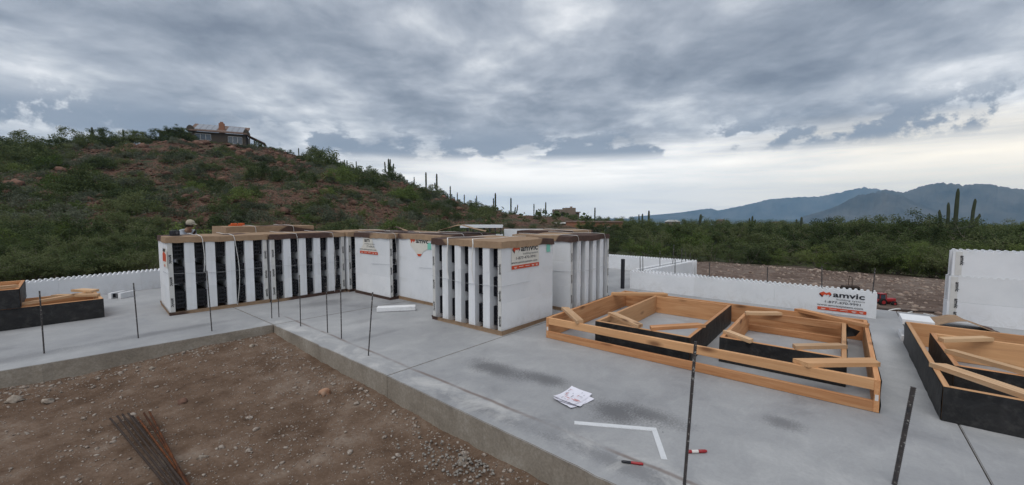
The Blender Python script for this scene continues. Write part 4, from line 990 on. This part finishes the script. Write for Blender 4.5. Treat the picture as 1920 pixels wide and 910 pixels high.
wpart(ca, 'roof', 'white_paint', -2.5, 1.8, 0, 4, 2.55, 2.75)
for x, y in ((-2.3, .2), (1.6, .2), (-2.3, 3.8), (1.6, 3.8)): wpart(ca, 'post', 'stucco_tan', x - .1, x + .1, y - .1, y + .1, -.6, 2.55)
# distant houses in the valley
for px, py, D, wd, ht, roof, lab in ((1262, 416, 330, 10, 3.2, 'white_paint', 'pale low house far off in the valley, left of the dark tree'), (1459, 420, 300, 9, 3.0, 'roof_tile', 'distant house with tan roof in the valley scrub'), (1577, 427, 230, 5, 2.0, 'white_paint', 'tiny white building far behind the trees'), (1352, 414, 420, 7, 3, 'stucco_tan', 'small tan house far off below the mountains')):
    e = face_cam('distant_house', px, D, zat(px, py, D) - ht, 10); tag(e, lab, 'house', 'far houses in the valley')
    wpart(e, 'wall', 'stucco_tan', -wd / 2, wd / 2, 0, 6, -4, ht)
    MB().prism([(-wd / 2 - .4, ht), (wd / 2 + .4, ht), (wd / 4, ht + 1.3), (-wd / 4, ht + 1.3)], -.4, 6.4, Matrix(((1, 0, 0, 0), (0, 0, 1, 0), (0, 1, 0, 0), (0, 0, 0, 1)))).build('roof', M[roof], e)
    for k in range(3): wpart(e, 'window', 'glass', -wd / 2 + 1 + k * wd / 3.3, -wd / 2 + 2 + k * wd / 3.3, -.06, -.005, ht - 2, ht - .8)

# ================================================================ VEGETATION
def leaves(centers, spread, per, size, r, droop=0.0, asp=.42):
    """cloud of small leaf quads round clump centres"""
    C = np.repeat(np.asarray(centers), per, 0); n = len(C)
    d = r.normal(0, 1, (n, 3)); d /= np.linalg.norm(d, axis=1)[:, None]
    sp = np.repeat(np.asarray(spread), per)[:, None] if np.ndim(spread) else spread
    P = C + d * (r.random((n, 1)) ** .5) * sp * np.array([1, 1, .72]); P[:, 2] -= droop * r.random(n)
    a = r.normal(0, 1, (n, 3)); a[:, 2] *= .7; a /= np.linalg.norm(a, axis=1)[:, None]
    b = np.cross(a, r.normal(0, 1, (n, 3))); b /= np.linalg.norm(b, axis=1)[:, None]
    s = size * r.uniform(.6, 1.4, (n, 1)); a = a * s; b = b * s * asp
    V = np.stack([P - a, P + b, P + a, P - b], 1).reshape(-1, 3); F = np.arange(4 * n).reshape(-1, 4); return V, F
def limb(mb, p, d, L, r0, depth, r, tips, n=5):
    pts = [Vector(p)]; q = Vector(p); dd = Vector(d).normalized()
    for k in range(4):
        dd = (dd + Vector(r.normal(0, .16, 3)) + Vector((0, 0, .03))).normalized(); q = q + dd * L / 4; pts.append(q.copy())
    mb.tube(pts, [r0 * (1 - .6 * k / 4) for k in range(5)], n, False)
    tips.append(tuple(q)); tips.append(tuple(pts[3]))
    if depth > 0:
        for k in range(3):
            s = pts[2 + (k % 3)]; nd = (dd + Vector(r.normal(0, .6, 3)) * Vector((1, 1, .6))).normalized(); limb(mb, s, nd, L * .62, r0 * .45, depth - 1, r, tips, 4)
def tree_kind(seed, h, spreadr, nl, size, mat, clump=.42, per=None, low=False):
    r = np.random.default_rng(seed); mb = MB(); tips = []
    for k in range(r.integers(3, 6)):
        a = k * 2.1 + r.uniform(-.5, .5); out = r.uniform(.35, .9)
        limb(mb, (0, 0, -.15), (math.cos(a) * out, math.sin(a) * out, 1.0), h * r.uniform(.5, .62), .035 * h * .6, 2, r, tips)
    T = np.array(tips); zmax = T[:, 2].max(); T *= np.array([1, 1, (h - clump * .5) / zmax]); rad = np.percentile(np.hypot(T[:, 0], T[:, 1]), 92); k = spreadr / rad; T[:, :2] *= k
    if low:
        extra = np.stack([r.normal(0, spreadr * .5, 60), r.normal(0, spreadr * .5, 60), r.uniform(.15, h * .6, 60)], 1); T = np.concatenate([T, extra])
    T = T[T[:, 2] > (.1 if low else h * .22)]
    per = max(4, int(nl / len(T)))
    V, F = leaves(T, clump * r.uniform(.6, 1.25, len(T)), per, size, r, .12)
    V[:, 2] = np.maximum(V[:, 2], .02)
    tr = mb.mesh('trunk', M['bark'], True)
    tr.transform(Matrix.Diagonal((k, k, (h - clump * .5) / zmax, 1)))
    return tr, np_mesh('crown', V, F, mat)
TREES = [tree_kind(11, 3.6, 2.0, 9000, .055, M['leaf'], .45), tree_kind(12, 3.2, 2.1, 9500, .055, M['leaf'], .45, low=True), tree_kind(13, 4.2, 2.2, 10000, .058, M['leaf'], .45), tree_kind(14, 3.0, 1.8, 9500, .048, M['leaf_yellow'], .38, low=True),
         tree_kind(15, 3.6, 2.0, 10000, .05, M['leaf_yellow'], .40, low=True), tree_kind(16, 3.4, 2.2, 8000, .052, M['leaf'], .36), tree_kind(17, 2.4, 1.7, 9000, .046, M['leaf'], .36, low=True)]
def tree(px, D, ztop, kind, label, group, wide=1.0, name='desert_tree', sink=0.0, seed=0):
    x, y = polar(px, D); z = terr(x, y) - sink; tm, cm = TREES[kind]
    name = 'palo_verde_tree' if kind in (3, 4) else 'mesquite_tree'
    h0 = (3.6, 3.2, 4.2, 3.0, 3.6, 3.4, 2.4)[kind]; s = max(.3, (ztop - z) / h0)
    e = empty(name, (x, y, z), random.uniform(0, 6.28)); tag(e, label, 'tree', group)
    e.scale = (s * wide, s * wide, s); link('trunk', tm, e); link('crown', cm, e); return e
G1 = 'trees of the dense belt beyond the dirt pad'
LAB = {0: 'dark green mesquite tree', 1: 'low dark green mesquite', 2: 'tall dark mesquite tree', 3: 'yellow-green palo verde', 4: 'bright yellow-green palo verde', 5: 'open-crowned mesquite tree', 6: 'small round dark mesquite bush'}
def bz(px): return 'near the orange house' if px < 1270 else 'left of the small horizon tree' if px < 1380 else 'below the mountain foot' if px < 1500 else 'above the advert' if px < 1610 else 'between advert and tall wall' if px < 1740 else 'around the big saguaro' if px < 1840 else 'at the right edge'
# front row right behind the dirt
rr = random.Random(21); px = 1120
while px < 1990:
    D = np.interp(px, [1120, 1310, 1500, 1640, 1770, 2150], [24, 22.5, 21.5, 19.5, 19, 19]) + rr.uniform(0, 2.2)
    k = rr.choice([3, 3, 1, 6, 4, 4, 6]); top = zat(px, rr.uniform(448, 486), D)
    tree(px, D, top, k, LAB[k] + ', front row of the belt ' + bz(px), G1, 1.15); px += rr.uniform(24, 40)
px = 1130
while px < 1990:
    D = np.interp(px, [1120, 1500, 1900], [32, 28, 25]) + rr.uniform(-1.5, 3); k = rr.choice([0, 1, 1, 3, 6, 4, 4])
    tree(px, D, zat(px, rr.uniform(424, 456), D), k, LAB[k] + ', second row of the belt ' + bz(px), G1, 1.25); px += rr.uniform(26, 42)
px = 1150
while px < 1990:
    D = np.interp(px, [1120, 1500, 1900], [48, 40, 36]) + rr.uniform(-3, 5); k = rr.choice([0, 1, 2, 5, 0, 1])
    tree(px, D, zat(px, rr.uniform(412, 436), D), k, LAB[k] + ', middle of the belt ' + bz(px), G1, 1.35); px += rr.uniform(22, 36)
for rowD, ylo, yhi, step in ((62, 412, 426, 28), (90, 410, 420, 26)):
    px = 1120 + rr.uniform(0, 20)
    while px < 1970:
        D = rowD + rr.uniform(-8, 8); k = rr.choice([0, 1, 2, 5, 1]); big = 0
        tree(px, D, zat(px, rr.uniform(ylo, yhi) - big, D), k, LAB[k] + ', far rows of the belt ' + bz(px), G1, 1.5); px += rr.uniform(step * .7, step * 1.3)
for px, D, y, k, lab in ((1735, 44, 391, 5, 'open-crowned tree standing above the belt left of the big saguaro'), (1565, 42, 404, 0, 'dark round-topped tree rising above the belt, left one of two'), (1612, 40, 402, 0, 'dark round-topped tree rising above the belt, right one of two'), (1690, 44, 402, 2, 'dark tree rising above the belt just left of the open-crowned one'),
                         (1293, 74, 403, 2, 'dark tree breaking the horizon above the valley, left of the mountains'), (1345, 80, 407, 1, 'low dark tree on the horizon below the foot of the mountains'), (1880, 40, 412, 1, 'dark bushy tree near the right edge of the belt'), (1915, 36, 414, 0, 'dark tree at the right edge of the belt')):
    tree(px, D, zat(px, y, D), k, lab, G1, 1.1)
for px, D, y, k in ((1548, 33, 409, 0), (1582, 31, 403, 2), (1626, 34, 401, 0), (1660, 31, 408, 5), (1705, 33, 403, 0), (1762, 36, 409, 5), (1850, 31, 411, 2), (1905, 30, 408, 0), (1520, 36, 414, 1), (1470, 38, 416, 0), (1395, 42, 414, 5), (1330, 45, 416, 2), (1250, 44, 417, 0)):
    tree(px, D, zat(px, y, D), k, LAB[k] + ' with crown above the belt, ' + bz(px), G1, .95)
# trees in front of and around the houses in the centre
for px, D, y, k in ((1010, 95, 402, 1), (1040, 88, 404, 0), (1064, 150, 401, 0), (1078, 110, 403, 1), (1098, 120, 404, 0), (1100, 62, 410, 5), (1090, 62, 414, 3), (1130, 120, 404, 1), (1150, 100, 405, 1), (1165, 90, 406, 0), (1185, 85, 407, 1), (1205, 95, 409, 0), (1172, 54, 415, 1), (1195, 50, 418, 0), (1215, 52, 416, 5), (1160, 45, 432, 1), (985, 70, 412, 1), (1020, 62, 420, 0), (1045, 60, 424, 1),
                     (960, 110, 396, 1), (935, 112, 392, 0), (910, 116, 388, 1), (890, 110, 390, 0), (870, 118, 380, 1), (975, 90, 404, 0), (945, 80, 405, 1), (920, 75, 405, 0), (895, 70, 402, 1), (1000, 55, 428, 6), (960, 52, 425, 1), (915, 50, 424, 0)):
    x_ = LAB[k] + ' of the thicket between the hill foot and the houses'
    tree(px, D, zat(px, y, D), k, x_, 'trees between the hill foot and the houses', 1.3)

# shrubs of the hillside: one mesh each
def shrub_kind(seed, h, rad, nl, size, mat, clump=.28):
    r = np.random.default_rng(seed); n = 46
    a = r.uniform(0, 6.28, n); q = r.random(n) ** .5 * rad; z = h * (1 - (q / rad) ** 2 * .65) * r.uniform(.35, 1, n)
    C = np.stack([q * np.cos(a), q * np.sin(a), z], 1); V, F = leaves(C, clump * rad, nl // n, size, r)
    V[:, 2] = np.maximum(V[:, 2], -.1)
    return np_mesh('shrub', V, F, mat)
SH = [shrub_kind(31, 1.3, 1.0, 2200, .055, M['leaf']), shrub_kind(32, 1.0, 1.1, 2200, .055, M['leaf']), shrub_kind(33, 1.7, 1.1, 2600, .055, M['leaf']), shrub_kind(34, .8, .9, 1600, .05, M['leaf_grey']), shrub_kind(35, 1.2, 1.0, 2200, .05, M['leaf_yellow']), shrub_kind(36, .7, .8, 1400, .05, M['leaf_grey'])]
SL = ['dark green round shrub', 'low spreading green shrub', 'tall bushy dark shrub', 'grey-green brittlebush mound', 'yellow-green shrub', 'small grey-green mound']
hr = random.Random(5); cnt = 0
def zone(px, D):
    f = D / ridgeD(px); v = 'on the crest' if f > .9 else 'on the upper slope' if f > .68 else 'half way up' if f > .45 else 'near the foot'
    h = 'at the far left' if px < 110 else 'left of the hilltop house' if px < 290 else 'below the hilltop house' if px < 510 else 'of the right shoulder' if px < 690 else 'of the falling ridge' if px < 830 else 'at the right end of the hill'
    return v + ' ' + h
def ridgeD(px): return float(np.interp(phi_px(px), _rp, _rd))
def shrub(px, D, s, k):
    x, y = polar(px, D); o = link('brittlebush' if k in (3, 5) else 'shrub', SH[k], None, (x, y, terr(x, y) - .08), (0, 0, hr.uniform(0, 6.28)), (s, s, s * hr.uniform(.85, 1.2)))
    lb = SL[k] + ' ' + zone(px, D); tag(o, lb, 'shrub', 'shrubs: ' + lb); return o
def ridgeD(px): return float(np.interp(phi_px(px), _rp, _rd))
# skyline bushes
px = -120
while px < 950:
    D = ridgeD(px) * hr.uniform(.96, 1.0); s = hr.uniform(.6, 1.5)
    if 350 < px < 510: s *= .5
    if px < 300: s *= 1.6
    shrub(px, D, s, hr.choice([0, 1, 2, 2, 0])); cnt += 1; px += hr.uniform(9, 20)
for px, D, s, k in ((20, 112, 2.5, 2), (60, 116, 2.5, 2), (100, 124, 2.6, 0), (140, 130, 2.5, 2), (170, 128, 2.4, 0), (205, 130, 2.4, 2), (-30, 112, 2.5, 2), (40, 100, 2.6, 0), (85, 104, 2.4, 2), (600, 120, 3.4, 2), (620, 112, 3.8, 0), (590, 126, 2.6, 2), (650, 108, 3.0, 0), (735, 122, 2.6, 2), (745, 120, 2.2, 0), (815, 118, 2.4, 2), (825, 120, 2.2, 0), (690, 92, 3.0, 0), (700, 88, 2.8, 1), (420, 112, 1.8, 0), (430, 110, 1.6, 2), (488, 146, 1.5, 2), (498, 146, 1.3, 0), (478, 145, 1.1, 1), (405, 144, .8, 1), (350, 146, 2.8, 2), (335, 144, 2.6, 2), (365, 148, 2.0, 0), (305, 140, 2.6, 2),
                     (270, 138, 2.4, 2), (640, 70, 2.6, 4), (760, 72, 2.6, 4), (780, 80, 2.8, 0)):
    shrub(px, D, s, k); cnt += 1
while cnt < 285:
    px = hr.uniform(-80, 930); Rm = ridgeD(px); D = 26 + (Rm * .95 - 26) * hr.random() ** .85
    dens = .45 + .55 * mnoise.noise(Vector((px * .012, D * .05, 2)))
    if hr.random() > dens + .25 - .25 * (D / Rm): continue
    if 170 < px < 600 and D > Rm * .72 and hr.random() < .6: continue
    near = 1 - D / Rm
    shrub(px, D, hr.uniform(.65, 1.45) * (1 + .3 * (D > 60)), hr.choice([0, 0, 1, 1, 2, 4] if near < .6 else [0, 1, 2, 4, 1])); cnt += 1
for k in range(260):
    px = hr.uniform(-60, 900); D = 34 + (ridgeD(px) * .92 - 34) * hr.random() ** .9
    if 150 < px < 420 and hr.random() < .3: D = hr.uniform(60, 100)
    shrub(px, D, hr.uniform(.8, 1.6) * (1 + .2 * (D > 70)), hr.choice([3, 3, 5]))
# ground cover between them
def cover(name, label, n, kinds, smin, smax, seed, rmin=22, clumps=26, mat=None):
    r = np.random.default_rng(seed); C, S = [], []
    while len(C) < n:
        px = r.uniform(-100, 960); Rm = ridgeD(px); D = rmin + (Rm - rmin) * r.random() ** .7
        if mnoise.noise(Vector((px * .02, D * .09, seed))) < r.uniform(-.5, .35): continue
        if 170 < px < 620 and D > Rm * .7 and r.random() < .8: continue
        x, y = polar(px, D); C.append((x, y, terr(x, y) + .12)); S.append(r.uniform(smin, smax))
    V, F = leaves(np.array(C), np.array(S), clumps, .10, r); tag(link(name, np_mesh(name, V, F, mat)), label, 'ground cover', kind='stuff')
cover('hillside_brush', 'low grey-green brush covering the rocky hillside', 4200, 0, .35, .8, 3, mat=M['leaf_grey'])
cover('hillside_scrub', 'low dark scrub covering the rocky hillside', 3600, 0, .4, .95, 8, mat=M['leaf'])
# nearer feathery trees at the foot of the hill, over the left wall
for px, D, y, k, lab in ((-60, 32, 425, 5, 'pale feathery tree at the foot of the hill, cut by the left edge'), (20, 28, 440, 1, 'dark feathery tree over the low left wall, far left'), (75, 34, 420, 0, 'dark tree behind the low left wall near the left edge'), (130, 30, 396, 5, 'open grey-green tree with bare branches over the low left wall'), (170, 30, 415, 5, 'feathery tree with pale branches behind the low left wall'), (215, 27, 432, 1, 'dark bushy tree just left of the leftmost bundle'),
                         (265, 30, 425, 0, 'green tree behind the leftmost bundle'), (300, 40, 415, 5, 'open tree on the hill foot behind the worker'), (235, 45, 405, 1, 'mid green tree on the lower slope left of the worker'), (345, 48, 420, 1, 'green bush behind the worker'), (490, 52, 402, 3, 'yellow-green palo verde behind the deep tan lid'), (455, 42, 424, 1, 'green bush right behind the deep tan lid'), (560, 46, 415, 1, 'dark bush on the hill foot above the second bundle'), (620, 50, 405, 0, 'dark green tree on the hill foot above the back row'),
                         (680, 48, 398, 3, 'rounded green tree on the hill foot in the centre left'), (720, 55, 392, 3, 'rounded palo verde on the lower slope'), (775, 55, 378, 4, 'broad feathery palo verde on the lower slope'), (745, 46, 404, 1, 'dark bush under the broad palo verde'), (820, 52, 408, 1, 'dark bush at the hill foot above the peaked cardboard'), (860, 60, 400, 0, 'dark green tree at the right foot of the hill'), (520, 44, 425, 6, 'small bush right above the lids'), (590, 42, 428, 6, 'small dark bush at the hill foot in the centre left'),
                         (150, 48, 385, 3, 'yellowish tree on the lower slope above the open one'), (60, 55, 372, 4, 'yellow-green tree on the left lower slope'), (10, 45, 395, 1, 'dark green tree on the left lower slope'), (225, 62, 370, 1, 'dark tree half way up the left slope'), (345, 146, 236, 2, 'dark tree in front of the hilltop house'), (325, 147, 240, 0, 'dark tree at the left wing of the hilltop house'), (598, 136, 276, 2, 'tree standing out on the right shoulder of the hill'), (740, 128, 322, 5, 'tree below the many-armed saguaro on the ridge')):
    tree(px, D, zat(px, y, D), k, lab, 'trees on and around the foot of the hill', 1.2)
rr = random.Random(33); TG = 'trees on and around the foot of the hill'
for row, (d0, y0, y1, step) in enumerate(((16.6, 470, 502, 24), (21.5, 446, 480, 30), (25, 430, 470, 36), (31, 408, 446, 36), (38, 395, 430, 38))):
    px = -50 + rr.uniform(0, 20)
    while px < (275 if row == 0 else 640):
        D = d0 + rr.uniform(-1.2, 2.5); k = rr.choice([0, 1, 5, 6, 1, 5, 3] if row else [6, 1, 6, 5])
        up = .35 if px > 300 else 0
        tree(px, D, zat(px, rr.uniform(y0, y1) + (28 if px > 330 else 0), D), k, LAB[k] + [' first row behind the low left wall', ' second row behind the low left wall', ' third row from the low left wall', ' fourth row at the hill foot', ' last row at the hill foot'][row] + (', left part' if px < 150 else ', behind the bundles' if px > 290 else ''), TG, 1.25); px += rr.uniform(step * .7, step * 1.3)
# boulders
RK = [np_mesh('boulder', *[(V * np.array([1, .8, .6]), F) for V, F in [rock_base(2, 40 + k, .5)]][0], M['rock']) for k in range(6)]
hb = random.Random(9)
for k in range(150):
    px = hb.uniform(-60, 880); Rm = ridgeD(px); D = 62 + (Rm * .98 - 62) * hb.random() ** .6
    if k < 60: px = hb.uniform(180, 560); Rm = ridgeD(px); D = Rm * hb.uniform(.72, .97)
    x, y = polar(px, D); s = hb.uniform(.45, 1.35) * (.55 + .5 * D / Rm)
    o = link('boulder', RK[k % 6], None, (x, y, terr(x, y) + s * .12), (hb.uniform(-.3, .3), hb.uniform(-.3, .3), hb.uniform(0, 6.28)), s)
    lb = 'reddish brown boulder ' + zone(px, D); tag(o, lb, 'boulder', 'boulders: ' + lb)
r = np.random.default_rng(77); pts, sz = [], []
while len(pts) < 9500:
    px = r.uniform(-100, 940); Rm = ridgeD(px); D = 36 + (Rm - 36) * r.random() ** .6
    if mnoise.noise(Vector((px * .015, D * .06, 31))) < r.uniform(-.45, .45): continue
    x, y = polar(px, D); s = min(.8, .2 * math.exp(r.normal(0, .5))); pts.append((x, y, terr(x, y) + s * .15)); sz.append(s)
tag(link('hillside_rubble', scatter_rocks('hillside_rubble', pts, sz, [rock_base(1, 60 + k, .5) for k in range(5)], M['rock'])), 'red-brown rock rubble littering the hillside', 'rubble', kind='stuff')
# rubble berm at the edge of the pad
pts, sz = [], []
for k in range(2200):
    px = r.uniform(1140, 1950); D = np.interp(px, [1120, 1310, 1500, 1640, 1770, 2150], [22, 20.3, 19.3, 17.6, 17, 17]) + r.normal(0, .7)
    if r.random() < .6: D = r.uniform(11.8, 19)
    if px < 1220: D = r.uniform(19, 23)
    x, y = polar(px, D); s = min(.14, .022 * math.exp(r.normal(0, .6)) * (2.6 if px < 1220 else 1)); pts.append((x, y, terr(x, y) + s * .2)); sz.append(s)
tag(link('berm_stones', scatter_rocks('berm_stones', pts, sz, pebs, simple('berm_stone', (.42, .35, .29), (.20, .13, .10), 6, .9, .2, .3, world=True))), 'stones along the edge of the graded dirt', 'stones', kind='stuff')

# saguaros
def saguaro(px, D, ytop, label, arms=(), base=None, r0=None, lean=0.0):
    x, y = polar(px, D); z = terr(x, y) - .1 if base is None else base
    h = zat(px, ytop, D) - z; r_ = r0 or max(.17, min(.28, h * .045))
    e = empty('saguaro', (x, y, z), math.atan2(y, x) - math.pi / 2); tag(e, label, 'cactus', 'saguaro cacti on the hill and in the scrub')
    def column(name, path, ra):
        m = MB(); n = 16; P = [Vector(p) for p in path]; k = len(P); prof = [ra * (.8 + .2 * min(1, i / 2)) for i in range(k)]; prof[-1] = ra * .35; prof[-2] = ra * .85
        m.tube(P, prof, n); V = m.v
        for i in range(len(V)):
            c = P[i // n]; q = Vector(V[i]); m.v[i] = tuple(c + (q - c) * (1.0 if i % 2 else .86))
        return m.build(name, M['saguaro'], e, smooth=False)
    column('trunk', [(lean * h * (f ** 1.2), 0, h * f) for f in (0, .2, .4, .6, .8, .95, 1)], r_)
    for (side, zf, tf, out) in arms:
        z0, z1 = h * zf, h * tf; o_ = side * out
        column('arm', [(lean * z0 + side * r_ * .4, 0, z0), (o_ * .5 + lean * z0, 0, z0 + .05), (o_ * .9 + lean * z0, 0, z0 + abs(out) * .25), (o_ + lean * z0, 0, z0 + abs(out) * .7), (o_ * 1.03 + lean * z0, 0, (z0 + z1) / 2 + .2), (o_ * 1.1 + lean * z0, 0, z1 - .15), (o_ * 1.1 + lean * z0, 0, z1)], r_ * .8)
    return e
S = saguaro
S(185, 138, 240, 'lone saguaro on the left skyline, left of the hilltop house, left one'); S(242, 140, 244, 'lone saguaro on the left skyline, nearer the hilltop house')
S(565, 143, 278, 'short saguaro tip on the skyline right of the hilltop house'); S(649, 134, 300, 'saguaro of the pair right of the shoulder bush, left one'); S(654, 134, 301, 'saguaro of the pair right of the shoulder bush, right one'); S(671, 134, 303, 'slim saguaro on the ridge right of the pair', ((1, .3, .55, .6),)); S(665, 134, 311, 'small saguaro just left of the slim one on the ridge')
S(731, 128, 298, 'tall many-armed saguaro on the middle of the ridge', ((-1, .35, .85, 1.0), (1, .4, .98, .45), (1, .3, .78, 1.3)))
S(778, 126, 332, 'short saguaro on the ridge right of the many-armed one'); S(800, 124, 323, 'tall single saguaro on the falling ridge, left of the shrub'); S(820, 124, 326, 'tall saguaro on the falling ridge with a stub at its side', ((-1, .3, .6, .5),)); S(845, 126, 349, 'saguaro with a small one at its side on the falling ridge', ((-1, .1, .5, .7),))
S(858, 128, 361, 'slim saguaro on the lower ridge, left of three'); S(871, 128, 365, 'slim saguaro on the lower ridge, middle of three'); S(894, 128, 367, 'saguaro on the lower ridge, right of three', ((-1, .3, .8, .4),)); S(929, 126, 362, 'saguaro with one upright arm low on the ridge', ((-1, .25, .75, .55),)); S(958, 120, 371, 'saguaro with raised arms at the foot of the ridge', ((1, .12, .5, 1.2), (-1, .1, .32, .5), (1, .1, .62, 1.8)))
S(1001, 124, 382, 'slim saguaro between the ridge foot and the tan house, left one'); S(1023, 124, 379, 'slim saguaro just left of the tan house', ((-1, .3, .6, .5),)); S(1014, 126, 391, 'small saguaro tip left of the tan house')
S(1115, 120, 389, 'thin saguaro above the orange brick house'); S(1216, 110, 395, 'thin saguaro at the left end of the mountains'); S(1204, 112, 401, 'twin-stemmed saguaro left of the mountains', ((-1, .4, .97, .8),)); S(1310, 70, 402, 'leaning saguaro stub right of the dark horizon tree', (), None, .22, .06); S(1410, 105, 405, 'small branched saguaro below the mountains', ((1, .5, .85, .5), (-1, .55, .9, .5)))
S(1502, 75, 407, 'short two-armed saguaro in the belt below the foothill', ((-1, .45, .92, .55),))
S(1789, 36, 354, 'big many-armed saguaro towering over the belt at the right', ((-1, .52, .83, .30), (-1, .50, .74, .62), (1, .50, .87, .66), (1, .50, .69, .85)), None, .105, .010)

# far scrub on the plain reads as one mass
r = np.random.default_rng(99); C, S_ = [], []
while len(C) < 5200:
    px = r.uniform(900, 2300); D = 130 * math.exp(r.uniform(0, 2.6)); x, y = polar(px, D); s = r.uniform(1.0, 2.2) * (1 + D / 700); C.append((x, y, terr(x, y) + s * .5)); S_.append(s)
V, F = leaves(np.array(C), np.array(S_), 14, .55, r, 0, .7)
V = V.reshape(-1, 4, 3); c_ = V.mean(1, keepdims=True); V = (c_ + (V - c_) * (1 + np.hypot(c_[:, :, 0:1], c_[:, :, 1:2]) / 500)).reshape(-1, 3)
tag(link('valley_scrub', np_mesh('valley_scrub', V, F, M['leaf'])), 'far green scrub covering the valley floor', 'scrub', kind='stuff')

# ================================================================ HAZE
hm = bpy.data.materials.new('haze'); hm.use_nodes = True; t = NT(hm.node_tree); t.n.clear()
pv = t.add('ShaderNodeVolumePrincipled', {'Color': (.42, .70, 1.0, 1), 'Density': 1.0e-4, 'Anisotropy': 0.0})
t.add('ShaderNodeOutputMaterial', {'Volume': pv.outputs[0]})
o = MB().box(-10500, 10500, -10500, 10500, -66, 620).build('haze', hm); tag(o, 'pale blue desert haze filling the valley', 'haze', kind='stuff')
